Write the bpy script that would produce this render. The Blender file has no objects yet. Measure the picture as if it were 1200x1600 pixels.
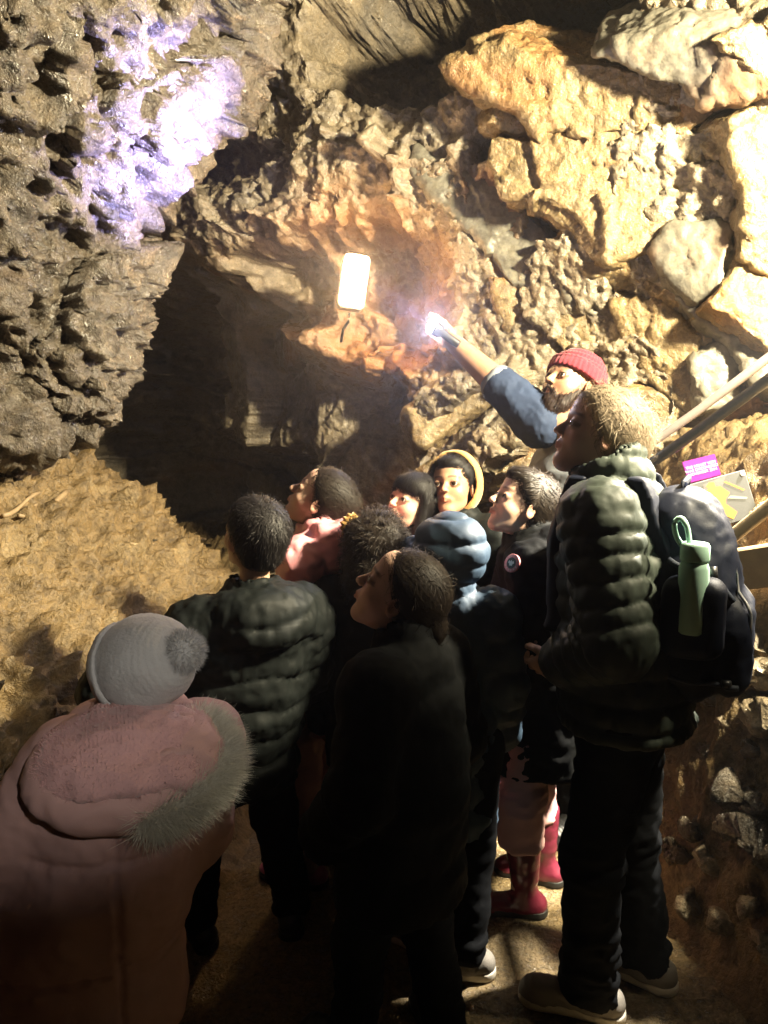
import bpy, math, random
import numpy as np
from mathutils import Vector, Matrix

# ------------------------------------------------------------------ camera, world, lights
SC = bpy.context.scene
COL = SC.collection
F_PX, CAM_H, PITCH = 1155.0, 1.58, math.radians(7.0)

cam_d = bpy.data.cameras.new('camera')
cam_d.sensor_fit = 'VERTICAL'; cam_d.sensor_height = 36.0
cam_d.lens = 36.0 * F_PX / 1600.0
cam_d.clip_start = 0.05; cam_d.clip_end = 200
cam = bpy.data.objects.new('camera', cam_d); COL.objects.link(cam)
cam.location = (0, 0, CAM_H); cam.rotation_euler = (math.radians(90) - PITCH, 0, 0)
SC.camera = cam

world = bpy.data.worlds.new('World'); SC.world = world; world.use_nodes = True
bgn = world.node_tree.nodes['Background']
bgn.inputs[0].default_value = (0.5, 0.55, 0.6, 1); bgn.inputs[1].default_value = 0.002   # deep underground: no sky

SC.view_settings.view_transform = 'Standard'
SC.view_settings.look = 'None'
SC.view_settings.exposure = 0.0
SC.view_settings.gamma = 1.0
SC.render.engine = 'CYCLES'
SC.cycles.use_denoising = True
SC.cycles.max_bounces = 4
SC.cycles.use_adaptive_sampling = True
SC.cycles.adaptive_threshold = 0.03
SC.cycles.volume_bounces = 0
SC.cycles.diffuse_bounces = 2
SC.cycles.glossy_bounces = 2
SC.cycles.sample_clamp_indirect = 4.0
SC.cycles.caustics_reflective = False
SC.cycles.caustics_refractive = False

KEY_POS = (1.74, 1.45, 2.66); KEY_AIM = (0.62, 3.60, 2.05)      # cave floodlight high on the right
BACK_POS = (1.15, -1.6, 2.75); BACK_AIM = (-0.62, 1.42, 1.16)    # second flood further back along the passage
STEP_POS = (1.72, 2.50, 2.35); STEP_AIM = (0.22, 1.88, 0.25)      # flood at the head of the steps on the right
TORCH_POS = (0.150, 2.84, 1.955); TORCH_AIM = (-0.79, 2.78, 2.58)

def spot(name, pos, aim, watts, col, cone, blend, size):
    l = bpy.data.lights.new(name, 'SPOT'); l.energy = watts; l.color = col
    l.spot_size = math.radians(cone); l.spot_blend = blend; l.shadow_soft_size = size
    o = bpy.data.objects.new(name, l); COL.objects.link(o); o.location = pos
    o.rotation_euler = (Vector(aim) - Vector(pos)).to_track_quat('-Z', 'Y').to_euler()
    return o
spot('floodlight_beam', KEY_POS, KEY_AIM, 1950, (1.0, 0.87, 0.58), 119, 0.30, 0.10)
spot('steps_flood_beam', STEP_POS, STEP_AIM, 1700, (1.0, 0.90, 0.72), 46, 0.45, 0.04)
spot('passage_flood_beam', BACK_POS, BACK_AIM, 190, (1.0, 0.92, 0.80), 15, 0.8, 0.04)
spot('torch_beam', TORCH_POS, TORCH_AIM, 1700, (0.44, 0.41, 1.0), 44, 1.0, 0.012)

# ------------------------------------------------------------------ numeric helpers
def J(px, py, d):
    X = (px - 600) / F_PX; Y = -(py - 800) / F_PX
    dy = math.cos(PITCH) + Y * math.sin(PITCH); dz = -math.sin(PITCH) + Y * math.cos(PITCH)
    s = d / dy
    return np.array((X * s, d, CAM_H + dz * s))
def raydir(px, py):
    X = (px - 600) / F_PX; Y = -(py - 800) / F_PX
    return np.array((X, math.cos(PITCH) + Y * math.sin(PITCH), -math.sin(PITCH) + Y * math.cos(PITCH)))
def to_px(P):
    y, z = P[:, 1], P[:, 2] - CAM_H
    fwd = y * math.cos(PITCH) - z * math.sin(PITCH)
    up = y * math.sin(PITCH) + z * math.cos(PITCH)
    fwd = np.where(fwd > 0.2, fwd, 0.2)
    return 600 + F_PX * P[:, 0] / fwd, 800 - F_PX * up / fwd

U32 = np.uint32
def h3(i, j, k, s=0):
    n = i.astype(U32) * U32(374761393) + j.astype(U32) * U32(668265263) + k.astype(U32) * U32(2246822519) + U32((s * 3266489917) & 0xffffffff)
    n = (n ^ (n >> U32(13))) * U32(1274126177)
    n = (n ^ (n >> U32(15))) * U32(2654435761)
    return n ^ (n >> U32(16))
def f01(n): return n.astype(np.float64) / 4294967295.0
def vn(P, s=0):
    I = np.floor(P).astype(np.int64); f = P - I; u = f * f * (3 - 2 * f)
    x, y, z = u[:, 0], u[:, 1], u[:, 2]; i, j, k = I[:, 0], I[:, 1], I[:, 2]
    def c(a, b, d): return f01(h3(i + a, j + b, k + d, s))
    x0 = c(0,0,0) * (1-x) + c(1,0,0) * x; x1 = c(0,1,0) * (1-x) + c(1,1,0) * x
    x2 = c(0,0,1) * (1-x) + c(1,0,1) * x; x3 = c(0,1,1) * (1-x) + c(1,1,1) * x
    return ((x0 * (1-y) + x1 * y) * (1-z) + (x2 * (1-y) + x3 * y) * z) * 2 - 1
ROT = np.array([[0.0, 0.8, 0.6], [-0.8, 0.36, -0.48], [-0.6, -0.48, 0.64]])
def fbm(P, o=5, gain=0.5, s=0, ridge=False):
    a, t, r = 1.0, 0.0, np.zeros(len(P)); Q = P.copy()
    for q in range(o):
        n = vn(Q, s + q)
        if ridge: n = 1 - 2 * np.abs(n)
        r += a * n; t += a; a *= gain; Q = Q @ ROT.T * 2.03 + 17.3
    return r / t
def cells(P, s=0):
    I = np.floor(P).astype(np.int64); N = len(P)
    d1 = np.full(N, 9.0); d2 = np.full(N, 9.0); idd = np.zeros(N, U32); vec = np.zeros((N, 3))
    for a in (-1, 0, 1):
        for b in (-1, 0, 1):
            for c in (-1, 0, 1):
                i, j, k = I[:, 0] + a, I[:, 1] + b, I[:, 2] + c
                n = h3(i, j, k, s)
                v = P - np.stack((i + 0.1 + 0.8 * f01(n), j + 0.1 + 0.8 * f01(n * U32(747796405) + U32(11)), k + 0.1 + 0.8 * f01(n * U32(2891336453) + U32(7))), 1)
                d = np.sqrt((v * v).sum(1)); m = d < d1
                d2 = np.where(m, d1, np.minimum(d2, d)); d1 = np.where(m, d, d1)
                idd = np.where(m, n, idd); vec[m] = v[m]
    return d1, d2, idd, vec
def facets(P, scale, s=0, tilt=0.9, crack=0.25):
    """blocky rock: each cell is a plane of its own height and tilt, with a crack between cells"""
    d1, d2, idd, v = cells(P / scale, s)
    off = f01(idd * U32(2654435761) + U32(3)) - 0.5
    g = np.stack([f01(idd * U32(m) + U32(5)) - 0.5 for m in (1597334677, 3812015801, 958689277)], 1)
    h = off + tilt * (g * v).sum(1)
    e = np.clip((d2 - d1) / 0.18, 0, 1)
    return scale * (h - crack * (1 - e) ** 2)
def sstep(a, b, x):
    t = np.clip((x - a) / (b - a), 0, 1); return t * t * (3 - 2 * t)
def poly_sd(x, y, poly):
    """signed distance to polygon, negative inside"""
    d = np.full(len(x), 1e18); ins = np.zeros(len(x), bool); n = len(poly)
    for i in range(n):
        ax, ay = poly[i]; bx, by = poly[(i + 1) % n]
        ex, ey = bx - ax, by - ay; wx, wy = x - ax, y - ay
        t = np.clip((wx * ex + wy * ey) / (ex * ex + ey * ey + 1e-12), 0, 1)
        d = np.minimum(d, (wx - ex * t) ** 2 + (wy - ey * t) ** 2)
        c = ((ay > y) != (by > y)) & (x < (bx - ax) * (y - ay) / ((by - ay) if by != ay else 1e-12) + ax)
        ins ^= c
    d = np.sqrt(d); return np.where(ins, -d, d)

# signed distance shapes --------------------------------------------------------
def A3(p): return np.array(p, float)
def rcone(P, a, b, ra, rb):
    a, b = A3(a), A3(b); ba = b - a; l2 = max((ba * ba).sum(), 1e-9)
    t = np.clip((P - a) @ ba / l2, 0, 1)
    q = P - a - t[:, None] * ba
    return np.sqrt((q * q).sum(1)) - (ra + (rb - ra) * t)
def ell(P, c, r, R=None):
    q = P - A3(c)
    if R is not None: q = q @ R
    r = A3(r); k0 = np.sqrt(((q / r) ** 2).sum(1)); k1 = np.sqrt(((q / r ** 2) ** 2).sum(1)) + 1e-9
    return k0 * (k0 - 1) / k1
def rbox(P, c, b, r, R=None):
    q = P - A3(c)
    if R is not None: q = q @ R
    q = np.abs(q) - (A3(b) - r)
    return np.sqrt((np.maximum(q, 0) ** 2).sum(1)) + np.minimum(q.max(1), 0) - r
def su(a, b, k):
    h = np.clip(0.5 + 0.5 * (b - a) / k, 0, 1); return b * (1 - h) + a * h - k * h * (1 - h)
def ss(a, b, k): return -su(-a, b, k)        # a minus b
def rotz(a): c, s = math.cos(a), math.sin(a); return np.array([[c, -s, 0], [s, c, 0], [0, 0, 1.]])
def rotx(a): c, s = math.cos(a), math.sin(a); return np.array([[1., 0, 0], [0, c, -s], [0, s, c]])
def roty(a): c, s = math.cos(a), math.sin(a); return np.array([[c, 0, s], [0, 1., 0], [-s, 0, c]])

def nets(fn, lo, hi, h):
    """surface nets of the zero set of fn inside the box lo..hi"""
    lo = A3(lo); n = np.maximum(np.ceil((A3(hi) - lo) / h).astype(int) + 1, 4)
    g = [lo[i] + h * np.arange(n[i]) for i in range(3)]
    X, Y, Z = np.meshgrid(*g, indexing='ij')
    f = fn(np.stack((X.ravel(), Y.ravel(), Z.ravel()), 1)).reshape(n)
    f[0] = np.maximum(f[0], 1e-4); f[-1] = np.maximum(f[-1], 1e-4)
    f[:, 0] = np.maximum(f[:, 0], 1e-4); f[:, -1] = np.maximum(f[:, -1], 1e-4)
    f[:, :, 0] = np.maximum(f[:, :, 0], 1e-4); f[:, :, -1] = np.maximum(f[:, :, -1], 1e-4)
    s = f < 0; m = n - 1
    def cn(A, a, b, c): return A[a:a + m[0], b:b + m[1], c:c + m[2]]
    cnt = sum(cn(s, a, b, c).astype(np.int8) for a in (0, 1) for b in (0, 1) for c in (0, 1))
    act = (cnt > 0) & (cnt < 8); I, Jx, K = np.nonzero(act)
    if len(I) == 0: return np.zeros((0, 3)), np.zeros((0, 4), int)
    vid = np.full(m, -1); vid[act] = np.arange(len(I))
    acc = np.zeros((len(I), 3)); w = np.zeros(len(I))
    for ax in range(3):
        for u in (0, 1):
            for v in (0, 1):
                o = [0, 0, 0]; oth = [q for q in range(3) if q != ax]; o[oth[0]] = u; o[oth[1]] = v
                e = o.copy(); e[ax] = 1
                fa = f[I + o[0], Jx + o[1], K + o[2]]; fb = f[I + e[0], Jx + e[1], K + e[2]]
                c = (fa < 0) != (fb < 0); t = np.where(c, fa / np.where(c, fa - fb, 1), 0)
                p = np.tile(np.array(o, float), (len(I), 1)); p[:, ax] = t
                acc += p * c[:, None]; w += c
    V = lo + (np.stack((I, Jx, K), 1) + acc / w[:, None]) * h
    quads = []
    for ax in range(3):
        a, b = [(1, 2), (2, 0), (0, 1)][ax]
        sl0 = [slice(1, n[q] - 1) for q in range(3)]; sl1 = [slice(1, n[q] - 1) for q in range(3)]
        sl0[ax] = slice(0, n[ax] - 1); sl1[ax] = slice(1, n[ax])
        s0 = s[tuple(sl0)]; s1 = s[tuple(sl1)]
        idx = np.array(np.nonzero(s0 != s1)).T
        if len(idx) == 0: continue
        fl = s0[tuple(idx.T)]
        b0 = idx.copy()
        for q in range(3):
            if q != ax: b0[:, q] += 1
        def cid(da, db):
            t = b0.copy(); t[:, a] += da; t[:, b] += db
            return vid[t[:, 0], t[:, 1], t[:, 2]]
        q = np.stack((cid(-1, -1), cid(0, -1), cid(0, 0), cid(-1, 0)), 1)
        q[~fl] = q[~fl][:, ::-1]
        quads.append(q)
    return V, np.concatenate(quads)
def vnormals(V, Q):
    n = np.cross(V[Q[:, 2]] - V[Q[:, 0]], V[Q[:, 3]] - V[Q[:, 1]])
    N = np.zeros_like(V)
    for i in range(4): np.add.at(N, Q[:, i], n)
    return N / (np.linalg.norm(N, axis=1, keepdims=True) + 1e-12)
def relax(V, Q, it=1, k=0.5):
    for _ in range(it):
        a = np.zeros_like(V); c = np.zeros(len(V))
        for i in range(4):
            for j in (1, 3):
                np.add.at(a, Q[:, i], V[Q[:, (i + j) % 4]]); np.add.at(c, Q[:, i], 1)
        V = V * (1 - k) + k * a / np.maximum(c, 1)[:, None]
    return V
def join(*parts):
    Vs, Qs, o = [], [], 0
    for V, Q in parts:
        Vs.append(V); Qs.append(Q + o); o += len(V)
    return np.concatenate(Vs), np.concatenate(Qs)

# ------------------------------------------------------------------ object helpers
def mesh_obj(name, V, Q, mat, parent=None, smooth=True, attrs=None, kind=None):
    me = bpy.data.meshes.new(name)
    V = np.asarray(V, dtype=np.float32)
    if isinstance(Q, np.ndarray):
        nq, k = Q.shape
        me.vertices.add(len(V)); me.vertices.foreach_set('co', V.ravel())
        me.loops.add(nq * k); me.loops.foreach_set('vertex_index', Q.astype(np.int32).ravel())
        me.polygons.add(nq); me.polygons.foreach_set('loop_start', (np.arange(nq) * k).astype(np.int32))
        me.polygons.foreach_set('loop_total', np.full(nq, k, np.int32))
        me.update(calc_edges=True)
    else:
        me.from_pydata([tuple(map(float, v)) for v in V], [], Q); me.update()
    if smooth: me.polygons.foreach_set('use_smooth', np.ones(len(me.polygons), bool))
    for an, val in (attrs or {}).items():
        val = np.asarray(val, dtype=np.float32)
        if val.ndim == 2:
            at = me.attributes.new(an, 'FLOAT_COLOR', 'POINT')
            at.data.foreach_set('color', np.concatenate((val, np.ones((len(val), 1), np.float32)), 1).ravel())
        else:
            at = me.attributes.new(an, 'FLOAT', 'POINT'); at.data.foreach_set('value', val)
    me.materials.append(mat)
    o = bpy.data.objects.new(name, me); COL.objects.link(o)
    if parent is not None: o.parent = parent
    if kind: o['kind'] = kind
    return o
def thing(name, label, cat, loc=(0, 0, 0), group=None):
    o = bpy.data.objects.new(name, None); COL.objects.link(o); o.location = loc; o.empty_display_size = 0.1
    o['label'] = label; o['category'] = cat
    group = group or {'handrail': 'handrails in the cave', 'slat': 'timber slats on the mud bank', 'floodlight': 'cave floodlights', 'branch': 'branches on the mud bank'}.get(name)
    if group: o['group'] = group
    return o
def attach(o, parent):
    """parent o (built in world coordinates) to an empty that stands elsewhere"""
    o.parent = parent; o.matrix_parent_inverse = Matrix.Translation(parent.location).inverted()
    return o
def tube(pts, r, seg=10, cap=True):
    pts = [Vector(p) for p in pts]; V, Fc = [], []
    rs = r if isinstance(r, (list, tuple)) else [r] * len(pts)
    up = Vector((0, 0, 1))
    for i, p in enumerate(pts):
        t = (pts[min(i + 1, len(pts) - 1)] - pts[max(i - 1, 0)]).normalized()
        a = t.cross(up if abs(t.z) < 0.9 else Vector((1, 0, 0))).normalized(); b = t.cross(a)
        for k in range(seg):
            w = 2 * math.pi * k / seg
            V.append(p + (a * math.cos(w) + b * math.sin(w)) * rs[i])
    for i in range(len(pts) - 1):
        for k in range(seg):
            k2 = (k + 1) % seg
            Fc.append((i * seg + k, i * seg + k2, (i + 1) * seg + k2, (i + 1) * seg + k))
    if cap:
        Fc.append(tuple(range(seg))[::-1]); Fc.append(tuple((len(pts) - 1) * seg + k for k in range(seg)))
    return [tuple(v) for v in V], Fc
def bevbox(sx, sy, sz, b):
    """box with chamfered edges centred on the origin, via three crossed rings"""
    V, Fc = [], []
    x, y, z = sx / 2, sy / 2, sz / 2
    for zz, ins in ((-z, b), (-z + b, 0), (z - b, 0), (z, b)):
        i = len(V); xx, yy = x - ins, y - ins; c = min(b, xx, yy)
        V += [(-xx + c, -yy, zz), (xx - c, -yy, zz), (xx, -yy + c, zz), (xx, yy - c, zz), (xx - c, yy, zz), (-xx + c, yy, zz), (-xx, yy - c, zz), (-xx, -yy + c, zz)]
        if i:
            for k in range(8): Fc.append((i - 8 + k, i - 8 + (k + 1) % 8, i + (k + 1) % 8, i + k))
    Fc.insert(0, tuple(range(8))[::-1]); Fc.append(tuple(range(24, 32)))
    return V, Fc

# ------------------------------------------------------------------ materials
def nt(m):
    m.use_nodes = True; t = m.node_tree; return t, t.nodes['Principled BSDF']
def N(t, kind, **kw):
    n = t.nodes.new(kind)
    for k, v in kw.items():
        if k.startswith('i_'): n.inputs[k[2:].replace('_', ' ')].default_value = v
        else: setattr(n, k, v)
    return n
def ramp(t, src, stops):
    r = N(t, 'ShaderNodeValToRGB'); e = r.color_ramp.elements
    while len(e) < len(stops): e.new(0.5)
    for i, (p, c) in enumerate(stops): e[i].position = p; e[i].color = (*c, 1) if len(c) == 3 else c
    t.links.new(src, r.inputs[0]); return r.outputs[0]
def mixc(t, fac, a, b, mode='MIX'):
    m = N(t, 'ShaderNodeMix', data_type='RGBA', blend_type=mode)
    for s, i in ((fac, 0), (a, 6), (b, 7)):
        if hasattr(s, 'is_linked'): t.links.new(s, m.inputs[i])
        else: m.inputs[i].default_value = s if i == 0 else (*s, 1)
    return m.outputs[2]
def rock_mat(name, c1, c2, c3, rough=(0.25, 0.6), bump=0.5, scale=1.0, fine=75.0, wet=0.0):
    m = bpy.data.materials.new(name); t, b = nt(m); L = t.links.new
    g = N(t, 'ShaderNodeNewGeometry'); pos = g.outputs['Position']
    n1 = N(t, 'ShaderNodeTexNoise', i_Scale=1.7 * scale, i_Detail=6.0, i_Roughness=0.68, i_Distortion=0.4); L(pos, n1.inputs['Vector'])
    n2 = N(t, 'ShaderNodeTexNoise', i_Scale=11.0 * scale, i_Detail=5.0, i_Roughness=0.7); L(pos, n2.inputs['Vector'])
    n3 = N(t, 'ShaderNodeTexNoise', i_Scale=fine, i_Detail=4.0, i_Roughness=0.66); L(pos, n3.inputs['Vector'])
    vo = N(t, 'ShaderNodeTexVoronoi', i_Scale=fine * 0.55); L(pos, vo.inputs['Vector'])
    col = ramp(t, n1.outputs['Fac'], [(0.30, c2), (0.47, c1), (0.56, c1), (0.72, c3)])
    sp = ramp(t, n2.outputs['Fac'], [(0.34, (0.35, 0.33, 0.30)), (0.52, (1, 1, 1)), (0.70, (1.35, 1.3, 1.2))])
    col = mixc(t, 0.75, col, sp, 'MULTIPLY')
    fn = ramp(t, n3.outputs['Fac'], [(0.35, (0.6, 0.58, 0.55)), (0.6, (1.15, 1.13, 1.1))])
    col = mixc(t, 0.6, col, fn, 'MULTIPLY')
    at = N(t, 'ShaderNodeAttribute', attribute_name='rust_glow')  # orange for iron stain and for lamp glow put into the colour
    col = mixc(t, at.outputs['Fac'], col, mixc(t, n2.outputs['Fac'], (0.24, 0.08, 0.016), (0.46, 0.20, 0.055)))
    L(col, b.inputs['Base Color'])
    mr = N(t, 'ShaderNodeMapRange'); mr.inputs[1].default_value = 0.3; mr.inputs[2].default_value = 0.7
    mr.inputs[3].default_value = rough[1]; mr.inputs[4].default_value = rough[0]
    L(n2.outputs['Fac'], mr.inputs[0]); L(mr.outputs[0], b.inputs['Roughness'])
    b.inputs['Specular IOR Level'].default_value = 0.5
    b.inputs['Coat Weight'].default_value = wet; b.inputs['Coat Roughness'].default_value = 0.15
    ad = N(t, 'ShaderNodeMath', operation='MULTIPLY_ADD'); L(vo.outputs['Distance'], ad.inputs[0]); ad.inputs[1].default_value = 0.35; L(n3.outputs['Fac'], ad.inputs[2])
    bp2 = N(t, 'ShaderNodeBump', i_Strength=bump, i_Distance=0.03); L(n2.outputs['Fac'], bp2.inputs['Height'])
    bp = N(t, 'ShaderNodeBump', i_Strength=bump, i_Distance=0.012); L(ad.outputs[0], bp.inputs['Height']); L(bp2.outputs[0], bp.inputs['Normal'])
    L(bp.outputs[0], b.inputs['Normal']); L(bp.outputs[0], b.inputs['Coat Normal'])
    return m
def cloth(name, col, rough=0.7, bump=0.15, scale=350, sheen=0.0, var=0.25, metallic=0.0, spec=0.4, grain=False):
    m = bpy.data.materials.new(name); t, b = nt(m); L = t.links.new
    tc = N(t, 'ShaderNodeTexCoord'); v = tc.outputs['Object']
    n1 = N(t, 'ShaderNodeTexNoise', i_Scale=9.0, i_Detail=5.0); L(v, n1.inputs['Vector'])
    n2 = N(t, 'ShaderNodeTexNoise', i_Scale=float(scale), i_Detail=3.0); L(v, n2.inputs['Vector'])
    lo = tuple(c * (1 - var) for c in col); hi = tuple(min(1, c * (1 + var)) for c in col)
    c = mixc(t, n1.outputs['Fac'], lo, hi)
    L(c, b.inputs['Base Color']); b.inputs['Roughness'].default_value = rough
    b.inputs['Specular IOR Level'].default_value = spec; b.inputs['Metallic'].default_value = metallic
    b.inputs['Sheen Weight'].default_value = sheen; b.inputs['Sheen Roughness'].default_value = 0.5
    bp = N(t, 'ShaderNodeBump', i_Strength=bump, i_Distance=0.002); L(n2.outputs['Fac'], bp.inputs['Height'])
    L(bp.outputs[0], b.inputs['Normal'])
    return m
def plain(name, col, rough=0.5, metallic=0.0, emit=None, strength=0.0, nscale=40.0, bump=0.1, var=0.2):
    m = bpy.data.materials.new(name); t, b = nt(m); L = t.links.new
    tc = N(t, 'ShaderNodeTexCoord')
    n1 = N(t, 'ShaderNodeTexNoise', i_Scale=nscale, i_Detail=6.0, i_Roughness=0.65); L(tc.outputs['Object'], n1.inputs['Vector'])
    L(mixc(t, n1.outputs['Fac'], tuple(c * (1 - var) for c in col), tuple(min(1, c * (1 + var)) for c in col)), b.inputs['Base Color'])
    b.inputs['Roughness'].default_value = rough; b.inputs['Metallic'].default_value = metallic
    bp = N(t, 'ShaderNodeBump', i_Strength=bump, i_Distance=0.004); L(n1.outputs['Fac'], bp.inputs['Height']); L(bp.outputs[0], b.inputs['Normal'])
    if emit:
        b.inputs['Emission Color'].default_value = (*emit, 1); b.inputs['Emission Strength'].default_value = strength
    return m
def skin_mat(name, tone):
    m = bpy.data.materials.new(name); t, b = nt(m); L = t.links.new
    tc = N(t, 'ShaderNodeTexCoord')
    n1 = N(t, 'ShaderNodeTexNoise', i_Scale=28.0, i_Detail=5.0); L(tc.outputs['Object'], n1.inputs['Vector'])
    n2 = N(t, 'ShaderNodeTexNoise', i_Scale=420.0, i_Detail=2.0); L(tc.outputs['Object'], n2.inputs['Vector'])
    at = N(t, 'ShaderNodeAttribute', attribute_name='Col')
    base = mixc(t, n1.outputs['Fac'], tuple(c * 0.88 for c in tone), tuple(min(1, c * 1.1) for c in tone))
    L(mixc(t, 1.0, base, at.outputs['Color'], 'MULTIPLY'), b.inputs['Base Color'])
    b.inputs['Roughness'].default_value = 0.5; b.inputs['Subsurface Weight'].default_value = 0.12
    b.inputs['Subsurface Radius'].default_value = (0.012, 0.005, 0.003); b.inputs['Subsurface Scale'].default_value = 0.6
    bp = N(t, 'ShaderNodeBump', i_Strength=0.12, i_Distance=0.001); L(n2.outputs['Fac'], bp.inputs['Height']); L(bp.outputs[0], b.inputs['Normal'])
    return m
def hair_mat(name, col, rough=0.58):
    m = bpy.data.materials.new(name); t, b = nt(m); L = t.links.new
    g = N(t, 'ShaderNodeNewGeometry'); tc = N(t, 'ShaderNodeTexCoord')
    n1 = N(t, 'ShaderNodeTexNoise', i_Scale=160.0, i_Detail=3.0); L(tc.outputs['Object'], n1.inputs['Vector'])
    L(mixc(t, n1.outputs['Fac'], tuple(c * 0.5 for c in col), tuple(min(1, c * 1.6) for c in col)), b.inputs['Base Color'])
    b.inputs['Roughness'].default_value = rough; b.inputs['Specular IOR Level'].default_value = 0.3
    bp = N(t, 'ShaderNodeBump', i_Strength=0.4, i_Distance=0.002); L(n1.outputs['Fac'], bp.inputs['Height']); L(bp.outputs[0], b.inputs['Normal'])
    return m

M = {}
M['rock'] = rock_mat('cave_rock', (0.22, 0.18, 0.125), (0.14, 0.125, 0.105), (0.36, 0.31, 0.225), (0.16, 0.5), 0.6, wet=0.22)
M['slab'] = rock_mat('slab_rock', (0.235, 0.170, 0.085), (0.15, 0.115, 0.065), (0.33, 0.26, 0.15), (0.16, 0.5), 0.6, 1.6, 60.0, 0.25)
M['grey'] = rock_mat('grey_rock', (0.155, 0.145, 0.115), (0.09, 0.088, 0.078), (0.22, 0.205, 0.165), (0.3, 0.6), 0.22, 1.4, 60.0)
M['left'] = rock_mat('pitted_rock', (0.125, 0.102, 0.076), (0.06, 0.053, 0.045), (0.24, 0.21, 0.165), (0.12, 0.45), 0.8, 2.2, 90.0, 0.3)
M['mud'] = rock_mat('mud', (0.20, 0.138, 0.062), (0.115, 0.078, 0.036), (0.28, 0.21, 0.11), (0.25, 0.65), 0.7, 2.0, 85.0)
M['path'] = rock_mat('wet_path', (0.27, 0.205, 0.115), (0.18, 0.13, 0.07), (0.34, 0.27, 0.17), (0.08, 0.35), 0.9, 2.5, 80.0, 0.5)
M['dark'] = rock_mat('passage_rock', (0.15, 0.13, 0.10), (0.09, 0.08, 0.065), (0.2, 0.175, 0.13), (0.4, 0.7), 0.4)
# ------------------------------------------------------------------ the cave
def catmull(pts, step):
    pts = [A3(p) for p in pts]; out = []
    pts = [2 * pts[0] - pts[1]] + pts + [2 * pts[-1] - pts[-2]]
    for i in range(1, len(pts) - 2):
        p0, p1, p2, p3 = pts[i - 1:i + 3]; n = max(2, int(np.linalg.norm(p2 - p1) / step))
        for t in np.arange(n) / n:
            out.append(0.5 * (2 * p1 + (p2 - p0) * t + (2 * p0 - 5 * p1 + 4 * p2 - p3) * t * t + (3 * p1 - p0 - 3 * p2 + p3) * t ** 3))
    out.append(pts[-2]); return np.array(out)
def grid_faces(nu, nv, flip=False):
    a = np.arange(nu * nv).reshape(nu, nv)
    q = np.stack((a[:-1, :-1].ravel(), a[1:, :-1].ravel(), a[1:, 1:].ravel(), a[:-1, 1:].ravel()), 1)
    return q[:, ::-1] if flip else q
def wall_grid(plan, fine_rng, zs, coarse=7, inward=1):
    """plan curve swept over heights zs; fine where fine_rng(point) holds"""
    c = catmull(plan, 0.0105)
    keep, k = [], 0
    for i in range(len(c)):
        if fine_rng(c[i]) or k % coarse == 0: keep.append(i)
        k += 1
    tan = np.gradient(c, axis=0)
    for _ in range(60): tan[1:-1] = 0.25 * tan[:-2] + 0.5 * tan[1:-1] + 0.25 * tan[2:]
    nrm = np.stack((-tan[:, 1], tan[:, 0]), 1) * inward; nrm /= np.linalg.norm(nrm, axis=1, keepdims=True)
    c, nrm = c[keep], nrm[keep]
    nu, nv = len(c), len(zs)
    B = np.zeros((nu, nv, 3)); B[:, :, 0] = c[:, None, 0]; B[:, :, 1] = c[:, None, 1]; B[:, :, 2] = zs[None, :]
    D = np.zeros((nu, nv, 3)); D[:, :, 0] = nrm[:, None, 0]; D[:, :, 1] = nrm[:, None, 1]
    return B.reshape(-1, 3), D.reshape(-1, 3), nu, nv

def smooth_normals(P, nu, nv, flip, it=4):
    Nn = vnormals(P, grid_faces(nu, nv, flip)).reshape(nu, nv, 3)
    for _ in range(it):
        Nn[1:-1] = 0.25 * Nn[:-2] + 0.5 * Nn[1:-1] + 0.25 * Nn[2:]
        Nn[:, 1:-1] = 0.25 * Nn[:, :-2] + 0.5 * Nn[:, 1:-1] + 0.25 * Nn[:, 2:]
    Nn = Nn.reshape(-1, 3); return Nn / (np.linalg.norm(Nn, axis=1, keepdims=True) + 1e-9)
# back and right wall: leans inward with height
back_plan = [(-4.6, 3.6), (-3.9, 5.2), (-2.6, 5.9), (-1.5, 5.2), (-0.7, 4.45), (0.0, 4.1), (0.6, 3.8), (1.15, 3.4), (1.62, 3.0), (2.25, 2.75), (3.0, 2.2), (3.3, 1.0), (3.1, -1.0), (2.7, -2.6), (1.6, -3.8), (0.0, -4.2), (-1.5, -4.0)]
zs = np.arange(-0.15, 4.5, 0.0108)
B, D, nu, nv = wall_grid(back_plan, lambda p: p[1] > 2.3 and -2.6 < p[0], zs, 7, -1)
z = B[:, 2]
lean = 0.42 * sstep(2.0, 3.7, z) + 0.5 * sstep(3.7, 4.5, z)
B = B + D * lean[:, None]
BACK_BASE, BACK_N = B.copy(), D.copy()
px, py = to_px(B)
WARP = np.stack([fbm(B * 1.6, 3, s=q) for q in (71, 83)], 1)
wx, wy = px + WARP[:, 0] * 34 + 10 * vn(B * 14, 5), py + WARP[:, 1] * 34 + 10 * vn(B * 14, 6)
inview = (B[:, 1] > 0.5)
def feat(poly, amt, soft):
    return amt * sstep(soft, -soft, poly_sd(wx, wy, poly)) * inview
h = np.zeros(len(B))
# undercut dark chamber below the lamp and the passage mouth on the left
h += feat([(150, 430), (330, 415), (395, 470), (455, 560), (590, 585), (635, 640), (650, 720), (660, 900), (60, 900), (60, 600)], -0.42, 30)
h += feat([(120, 500), (270, 440), (255, 560), (240, 690), (330, 730), (430, 760), (420, 900), (60, 900)], -1.1, 34)
h += feat([(385, 400), (430, 370), (490, 395), (495, 470), (465, 520), (400, 480)], -0.38, 14)      # hole beside the lamp
h += feat([(490, 360), (600, 330), (680, 370), (690, 470), (650, 560), (520, 540), (480, 450)], -0.26, 46)   # alcove round the lamp
h += feat([(520, 590), (600, 545), (720, 520), (720, 560), (620, 600)], 0.10, 16)
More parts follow.
